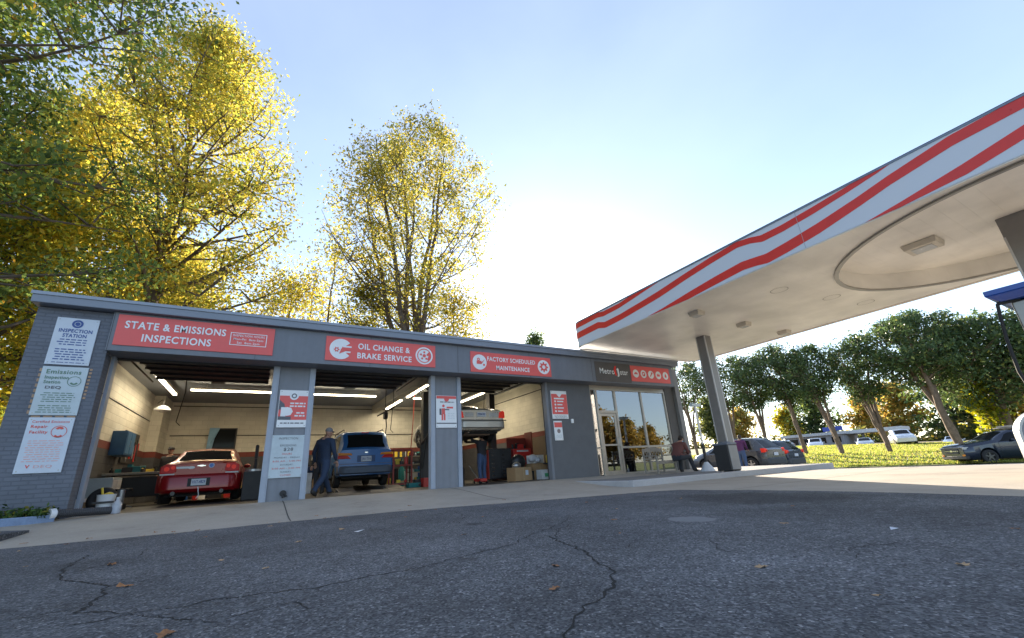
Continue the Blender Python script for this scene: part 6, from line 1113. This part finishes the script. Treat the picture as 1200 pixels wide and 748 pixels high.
def tree(label, base, H, prof, seed, cols, wts, nleaf, lsize, name='tree', nlimb=22, crown0=.3, tr=.28, stems=1, bark=None, lm=None, lean=(0, 0), spread=.35, clus=.55, group=None, up=.6, ntw=6, cat='tree', gap=0.0, basefan=.0, pw=1.2):
    """prof: list (height fraction, crown radius). Stems rise, limbs reach the crown's outline, twigs carry leaf clusters"""
    rs = np.random.RandomState(seed); t = thing(name, label, cat, base, 0, group); T = Tubes(); pf = lambda h: np.interp(h, [p[0] for p in prof], [p[1] for p in prof])
    tips = []; stemP = []
    for k in range(stems):
        n = 14; h = np.linspace(0, 1, n); ph = 2 * math.pi * (k + rs.rand() * .5) / max(1, stems); rad = (pf(.75) * spread) * (h ** pw) * (rs.uniform(.6, 1.2) if stems > 1 else 0) + basefan * (1 if stems > 1 else 0) * np.minimum(1, h * 6)
        x = rad * math.cos(ph) + lean[0] * h + np.cumsum(rs.randn(n)) * H * .004; y = rad * math.sin(ph) + lean[1] * h + np.cumsum(rs.randn(n)) * H * .004
        Hs = H * (.97 if stems == 1 else rs.uniform(.8, .97)); P = np.stack([x, y, h * Hs], 1); P[0, :2] *= .3; r0 = tr / (stems ** .35); T.add(P, r0 * (1 - h) ** .8 + .02, 8 if k == 0 else 7); stemP.append((P, r0))
    for i in range(nlimb):
        P, r0 = stemP[i % stems]; f = crown0 + (.97 - crown0) * ((i + rs.rand()) / nlimb); j = f * (len(P) - 1); j0 = int(min(j, len(P) - 2)); p0 = P[j0] + (P[j0 + 1] - P[j0]) * (j - j0)
        az = rs.rand() * 6.283 if stems == 1 else math.atan2(p0[1] - lean[1] * f, p0[0] - lean[0] * f) + rs.randn() * .9; hh = min(.99, f + up * rs.uniform(.08, .22)); R_ = pf(hh) * rs.uniform(.72, 1.02)
        e = np.array([lean[0] * hh + R_ * math.cos(az), lean[1] * hh + R_ * math.sin(az), hh * H]); n = 7; u = np.linspace(0, 1, n)[:, None]; mid = (p0 + e) / 2 + np.array([0, 0, -.05 * H * rs.rand()]) + rs.randn(3) * .12 * R_
        L_ = (1 - u) ** 2 * p0 + 2 * u * (1 - u) * mid + u ** 2 * e; rl = max(.02, r0 * (1 - f) ** .8 * .5); T.add(L_, rl * (1 - u[:, 0] * .85), 5)
        tips += [L_[-1], L_[-2] * .5 + L_[-1] * .5]
        for q in range(ntw):
            a = rs.uniform(.25, 1); s0 = L_[int(a * (n - 1))]; d = rs.randn(3); d[2] = abs(d[2]) * .6; d /= np.linalg.norm(d); ln = (R_ * .38 + .25) * rs.uniform(.5, 1.1); e2 = s0 + d * ln; rr = math.hypot(e2[0] - lean[0], e2[1] - lean[1]); mxr = pf(min(1, e2[2] / H)) * 1.05
            if rr > mxr and rr > 0: e2[:2] *= mxr / rr
            m2 = (s0 + e2) / 2 + rs.randn(3) * .08 * ln; T.add([s0, m2, e2], [rl * .35 + .006, rl * .22 + .005, .006], 4); tips += [e2, m2, e2 * .6 + m2 * .4]
    T.build('trunk', bark or M_bark, t)
    tips = np.array(tips); tips = tips[(tips[:, 2] > crown0 * H * .8)]; wt = rs.rand(len(tips)) ** 1.3 + .12
    if gap: wt[rs.rand(len(tips)) < gap] = 0
    k = rs.choice(len(tips), nleaf, p=wt / wt.sum()); g = rs.randn(nleaf, 3) * clus * np.array([1, 1, .75]); P = tips[k] + g
    ct = rs.uniform(.72, 1.25, len(tips)); V, C = leaves(P, lsize, rs, cols, wts); C = np.clip(C * ct[k][:, None], 0, 1); quads_mesh('crown', V, C, lm or M_leaf, t); return t
YEL = [(.52, .42, .07), (.46, .4, .07), (.33, .35, .07), (.48, .34, .06), (.2, .25, .06)]; GRN = [(.12, .18, .055), (.17, .24, .07), (.08, .13, .045), (.42, .38, .06), (.42, .24, .04)]
YG = [(.33, .34, .05), (.5, .42, .05), (.18, .23, .05), (.55, .38, .04)]; OR = [(.5, .3, .07), (.45, .34, .09), (.36, .31, .09), (.26, .26, .08)]; DG = [(.075, .12, .055), (.1, .155, .06), (.13, .18, .07), (.27, .29, .08)]
tree('towering yellow autumn tree behind the left end of the garage roof', (-5.0, 24.5, 0), 27.6, [(0, .3), (.25, 4.2), (.45, 5.8), (.65, 5.8), (.85, 4.2), (.95, 2.8), (1, .8)], 1, YEL, [5, 5, 4, 1.2, 2], 50000, .115, name='autumn_tree', nlimb=56, crown0=.24, tr=.4, clus=.42, ntw=10, gap=.36)
tree('tall open tree of several upright stems behind the middle of the garage roof', (8.0, 25.6, 0), 26.4, [(0, .3), (.3, 4.6), (.45, 6.2), (.62, 6.8), (.8, 6.0), (.93, 4.2), (1, 1.8)], 2, [(.37, .31, .055), (.27, .26, .055), (.15, .17, .045), (.46, .36, .06)], [4, 4, 3, 3], 32000, .12, name='autumn_tree', nlimb=72, crown0=.3, tr=.46, stems=6, spread=.6, clus=.42, ntw=7, up=.8, gap=.3)
tree('huge green oak at the left edge with its crown reaching out of the picture', (-10.3, 15.6, 0), 23.5, [(0, .3), (.2, 5.0), (.4, 6.9), (.65, 7.1), (.85, 5.4), (1, 2.5)], 3, GRN, [5, 7, 2, 3, .5], 84000, .1, name='green_tree', nlimb=50, crown0=.18, tr=.3, clus=.45, ntw=10, gap=.3, lm=M_leaf)
tree('yellow-green tree low behind the brick end of the garage', (-9.3, 21.5, 0), 14, [(0, .5), (.2, 3.6), (.5, 4.8), (.8, 3.5), (1, 1)], 4, YG, [4, 4, 2, 2], 36000, .12, name='autumn_tree', nlimb=34, crown0=.1, tr=.25, clus=.6)
tree('golden tree standing between the oak and the towering yellow tree', (-11.0, 28.5, 0), 23, [(0, .5), (.2, 4.5), (.5, 5.8), (.8, 4.5), (1, 1)], 5, YEL, [5, 4, 2, 1, 1], 26000, .16, name='autumn_tree', nlimb=40, crown0=.15, tr=.3, clus=.7)
tree('short yellow tree just right of the towering yellow tree above the roof edge', (.2, 28.5, 0), 13.6, [(0, .3), (.5, 2.6), (.75, 3.0), (.92, 2.0), (1, .8)], 6, YEL, [5, 4, 2, 1, 1], 7500, .12, name='autumn_tree', nlimb=34, crown0=.4, tr=.16, clus=.8)
tree('bushy golden tree at the far left edge behind the oak', (-15.5, 22, 0), 12, [(0, 2), (.3, 4.5), (.6, 4.8), (1, 1.5)], 7, YG, [3, 5, 1, 3], 26000, .13, name='autumn_tree', nlimb=30, crown0=.05, tr=.2, clus=.7)
tree('yellow undergrowth tree showing between the trunks over the roof', (-6.5, 31, 0), 15.5, [(0, 2), (.4, 5), (.7, 4.6), (1, 1.5)], 8, YEL, [5, 4, 3, 1, 2], 18000, .15, name='autumn_tree', nlimb=30, crown0=.2, tr=.2, clus=.7)
tree('slender nearly bare tree with few yellow leaves left of the many-stemmed tree', (3.3, 29, 0), 17.5, [(0, .2), (.5, 1.8), (.8, 1.8), (1, .4)], 9, YEL, [4, 4, 2, 1, 1], 700, .15, name='bare_tree', nlimb=22, crown0=.4, tr=.12, clus=.5, ntw=8)
tree('thin bare sapling close to the many-stemmed tree', (1.9, 31, 0), 16.5, [(0, .2), (.5, 1.6), (.8, 1.5), (1, .3)], 10, YEL, [4, 4, 2, 1, 1], 300, .14, name='bare_tree', nlimb=20, crown0=.4, tr=.1, clus=.5, ntw=8)
tree('low leafy growth at the foot of the many-stemmed tree', (5.4, 27.5, 0), 13, [(0, .2), (.5, 1.5), (.8, 2.4), (1, .8)], 12, [(.16, .17, .03), (.3, .26, .03), (.08, .1, .02)], [3, 3, 2], 5000, .12, name='autumn_tree', nlimb=20, crown0=.45, tr=.1, clus=.5)
tree('low leafy growth right of the many-stemmed tree', (11.2, 27.0, 0), 13.8, [(0, .2), (.5, 2.2), (.8, 2.6), (1, .8)], 13, [(.3, .26, .03), (.42, .32, .03), (.12, .13, .02)], [3, 4, 2], 4800, .12, name='autumn_tree', nlimb=30, crown0=.35, tr=.1, clus=.85)
tree('small dark evergreen top poking over the roof of the third bay', (28.3, 41.2, 0), 16.6, [(0, 2), (.5, 2.6), (.8, 1.6), (1, .3)], 14, DG, [3, 3, 2, 1], 7000, .18, name='evergreen_tree', nlimb=24, crown0=.3, tr=.2, clus=.5)
# the row of pruned evergreens along the verge
row = [(43.3, 10.8, 10.3, 3.9, 'thickest dark evergreen of the verge row, its crown joining the one at the right'), (43.5, 14.9, 9.7, 2.6, 'dark evergreen of the verge row standing left of the thickest one'), (42.6, 17.8, 9.6, 2.3, 'dark evergreen with leaning trunk in the middle of the verge row'), (43.3, 20.9, 10.6, 2.3, 'slim-trunked evergreen of the verge row right of the parked hatchback'),
       (43.8, 24.5, 10.2, 2.7, 'vase-shaped evergreen of the verge row rising behind the grey crossover'), (44.2, 28.0, 11, 3.4, 'evergreen of the verge row seen just right of the canopy column'), (43.6, 32.4, 11.2, 3.6, 'evergreen of the verge row seen between the shop corner and the canopy column')]
for i, (x, y, H, r_, lab) in enumerate(row):
    tree(lab, (x, y, gzf(x, y) - .05), H, [(0, .2), (.28, r_ * .2), (.48, r_ * .45), (.66, r_ * .85), (.8, r_), (.93, r_ * .72), (1, r_ * .3)], 30 + i, DG, [4, 4, 2.4, .8], 7500 if i else 16000, .135, name='evergreen_tree', nlimb=40, crown0=(.48, .44, .5, .42, .47, .45, .5)[i], tr=.21 if i else .36, stems=4, spread=.62, clus=.26, ntw=8, lm=M_leaf2, bark=M_bark2, group='evergreens in the verge row', lean=((-.2, .6, .8, .5, .3, .4, -.3)[i] * 0, (.9, .7, .9, .8, .1, -.1, .2)[i]), gap=.24, up=.5, pw=2.1)
tree('dark evergreen at the right end of the verge row, overgrown with yellow ivy', (46.5, 9.0, gzf(46.5, 9)), 9.6, [(0, .3), (.2, 1.0), (.4, 2.8), (.62, 3.8), (.85, 3.4), (1, 1)], 41, DG, [4, 4, 2, 1], 15000, .15, name='evergreen_tree', nlimb=44, crown0=.3, tr=.35, stems=3, spread=.5, clus=.4, ntw=8, lm=M_leaf2, bark=M_bark2, group='evergreens in the verge row', pw=1.8)
tree('bright yellow-green ivy climbing the trunk at the right end of the verge row', (45.6, 9.4, gzf(45.6, 9.4)), 4.6, [(0, .6), (.3, 1.0), (.7, 1.1), (1, .4)], 42, [(.4, .36, .02), (.25, .28, .02), (.12, .16, .02)], [4, 3, 2], 1300, .2, name='climbing_ivy', nlimb=16, crown0=.05, tr=.06, clus=.25, cat='ivy')
tree('evergreen crown mostly hidden behind the fuel pump at the far right', (47, 5.2, gzf(47, 5.2)), 9.5, [(0, .3), (.3, 1.5), (.6, 3.6), (.85, 3.0), (1, 1)], 43, DG, [4, 4, 2, 1], 12000, .16, name='evergreen_tree', nlimb=36, crown0=.3, tr=.3, stems=3, spread=.5, clus=.4, lm=M_leaf2, bark=M_bark2, group='evergreens in the verge row', pw=1.8)
# distant trees beyond the street
rn = random.Random(5)
far = [(118, 8, 13, OR, 'orange tree far beyond the street at the right edge'), (112, 18, 12, OR, 'round orange tree far beyond the street behind the wagon'), (125, 26, 14, YG, 'yellow-green tree far beyond the street, right of the white SUV'), (108, 26.5, 15, [(.06, .1, .05), (.08, .12, .04), (.12, .15, .04)], 'tall blue-green pine far beyond the street above the white SUV'),
       (120, 38, 12, OR, 'rusty tree far beyond the street left of the pine'), (128, 46, 11, OR, 'low brown-orange tree far beyond the low grey building'), (125, 56, 14, [(.06, .1, .05), (.08, .12, .04), (.12, .15, .04)], 'dark green tree far beyond the roof of the low building'), (132, 66, 9, YG, 'low olive tree on the skyline left of the blue sign'), (128, 78, 10, OR, 'low tan tree on the skyline above the parked hatchback'),
       (105, 72, 12, [(.1, .13, .05), (.14, .16, .05), (.2, .2, .06)], 'hazy green tree on the skyline behind the grey crossover'), (108, 92, 12, YG, 'yellow-green tree on the skyline just right of the canopy column'), (96, 92, 12, YG, 'yellow-green tree on the skyline behind the sign stand'), (92, 100, 12.5, YG, 'yellow-green tree on the skyline by the shop corner'),
       (124, -4, 13, OR, 'orange tree far beyond the street hidden partly by the pump'), (100, 12, 9, YG, 'small yellow tree far beyond the street under the thick evergreen')]
for i, (x, y, H, cl, lab) in enumerate(far):
    H = H * 1.05; z = gzf(min(x, 70), y) - .5 + (1.5 if y > 60 else 0)
    tree(lab, (x, y, z), H, [(0, 2), (.25, H * .34), (.55, H * .42), (.8, H * .3), (1, H * .08)], 60 + i, cl, [1] * len(cl), 3600, .5, name='distant_tree', nlimb=26, crown0=.1, tr=.3, clus=.9, group='trees beyond the street')
# shrub belt at the feet of the far trees
rs = np.random.RandomState(8); n = 16000; yy = rs.uniform(-20, 110, n); P = np.stack([98 + rs.rand(n) * 10, yy, .2 + np.maximum(0, (yy - 15)) * .02 + np.abs(rs.randn(n)) * 1.1 * (1 + .5 * np.sin(yy * .35))], 1); V, C = leaves(P, .5, rs, [(.1, .1, .03), (.2, .15, .03), (.06, .08, .02)], [3, 2, 3]); quads_mesh('far_undergrowth', V, C, M_leaf, None, 'stuff')
tag(bpy.data.objects['far_undergrowth'], 'scrubby undergrowth under the far trees beyond the street', 'undergrowth')
# golden trees across the road behind the viewer, mirrored in the shop glass
tv = tree('golden autumn tree across the yard mirrored in the shop windows', (80, -56, -.6), 11, [(0, 2), (.3, 4), (.6, 4.6), (1, 1)], 90, [(.3, .2, .05), (.24, .15, .04), (.17, .15, .04)], [3, 2, 2], 5000, .4, name='autumn_tree', nlimb=26, crown0=.15, tr=.3, clus=.8, group='trees mirrored in the shop glass')
for i, (x, y, s) in enumerate([(92, -60, .9), (69, -58, .8), (104, -58, 1.0), (76, -62, 1.3), (50, -56, 1.1), (58, -60, .9), (116, -62, 1.1), (128, -60, .9), (46, -60, .85)]): c = copy_tree(tv); c.location = (x, y, -.6); c.scale = (s, s, s); c.rotation_euler = (0, 0, i * 1.3)
# grass blades on the bank
rs = np.random.RandomState(12); n = 60000; gx = 32.7 + 31 * rs.rand(n) ** 1.3; gy = rs.uniform(3, 34, n); P = np.stack([gx, gy, gz(gx, gy) + .05], 1)
lean_ = rs.randn(n, 3) * .35; lean_[:, 2] = 1; lean_ /= np.linalg.norm(lean_, axis=1)[:, None]; h = rs.uniform(.05, .13, n)[:, None]; wv = rs.randn(n, 3); wv[:, 2] = 0; wv /= np.linalg.norm(wv, axis=1)[:, None]; wd = .035
V = np.stack([P - wv * wd, P + wv * wd, P + wv * wd * .4 + lean_ * h, P - wv * wd * .4 + lean_ * h], 1); cols_ = np.array([(.28, .32, .07), (.37, .36, .09), (.18, .24, .05), (.42, .35, .14)]); C = cols_[rs.choice(4, n, p=[.35, .25, .25, .15])] * rs.uniform(.7, 1.2, n)[:, None]
o = quads_mesh('grass', V, C, M_leaf, None, 'stuff'); tag(o, 'short sunlit grass on the bank along the street', 'grass')
# ivy bed at the brick wall
rs = np.random.RandomState(14); n = 2600; P = np.stack([rs.uniform(-6, -3.08, n), rs.uniform(10.45, 10.93, n), .06 + np.abs(rs.randn(n)) * .07], 1); V, C = leaves(P, .045, rs, [(.05, .1, .02), (.08, .14, .03), (.03, .06, .02), (.2, .18, .03)], [4, 3, 3, 1]); o = quads_mesh('ground_ivy', V, C, M_leaf2, None, 'stuff'); tag(o, 'low green ivy filling the bed at the foot of the brick wall', 'ivy')
# ------------------------------------------------------------------ far buildings, signs and poles
t = thing('low_building', 'low grey building with flat roof beyond the street, behind the verge trees', 'building', (78, 33.5, 1.0), R(12)); b = MB(); b.box(-5, 5, -2.5, 5, 0, 1.6); b.build('wall', mat('far_wall_grey', (.3, .3, .32), .8), t); b = MB(); b.box(-5.4, 5.4, -2.9, 5.4, 1.6, 2.0); b.build('roof', mat('far_roof', (.5, .52, .55), .6), t)
for k in range(4): b = MB(); b.box(-5.03, -5.0, -2.1 + k * 1.8, -1.0 + k * 1.8, .5, 1.3); b.build('window', M_glassdark, t)
t = thing('far_canopy', 'flat white forecourt canopy on thin posts beside the low grey building', 'canopy', (79, 27.6, .6), R(8)); b = MB(); b.box(-2.5, 2.5, -3, 3, 2.0, 2.5); b.build('roof', mat('far_white', (.7, .7, .7), .5), t)
for y in (-2, 2): b = MB(); b.box(-.15, .15, y - .15, y + .15, 0, 2); b.build('post', M_steel, t)
t = thing('blue_sign', 'blue roadside sign with small red and white mark above the low building', 'sign', (69, 29.2, 0), R(75)); b = MB(); b.box(-1.35, 1.35, -.1, .1, 2.95, 3.55); b.build('sign_face', mat('roadsign_blue', (.02, .06, .4), .4), t); b = MB(); b.box(-.2, .9, -.12, -.1, 3.2, 3.3); b.build('white_mark', M_white, t); b = MB(); b.box(-.75, -.35, -.12, -.1, 3.15, 3.38); b.build('red_mark', M_signred, t); b = MB(); b.box(-.08, .08, -.08, .08, .5, 2.95); b.build('post', M_steel, t)
for x, y, zt, lab in ((53.6, 11.6, 4.3, 'left of two grey guard posts rising behind the wagon'), (53.9, 10.6, 4.0, 'right of two grey guard posts rising behind the wagon')):
    t = thing('street_post', lab, 'post', (x, y, gzf(x, y))); b = MB(); b.tube([(0, 0, 0), (0, 0, zt - gzf(x, y))], .17, 10); b.build('shaft', mat('post_grey', (.35, .36, .38), .5), t, smooth=40); b = MB(); b.cyl((0, 0, zt - gzf(x, y)), (0, 0, 1), .19, .06, 12); b.build('cap', M_steel, t)
t = thing('utility_pole', 'thin grey utility pole beyond the street between two evergreens', 'pole', (72, 25.0, .4)); b = MB(); b.tube([(0, 0, 0), (0, -.6, 8.2)], [.12, .07], 8); b.build('shaft', M_steel, t); b = MB(); b.box(-.5, .5, -.65, -.55, 7.8, 7.9); b.build('crossarm', M_steel, t)
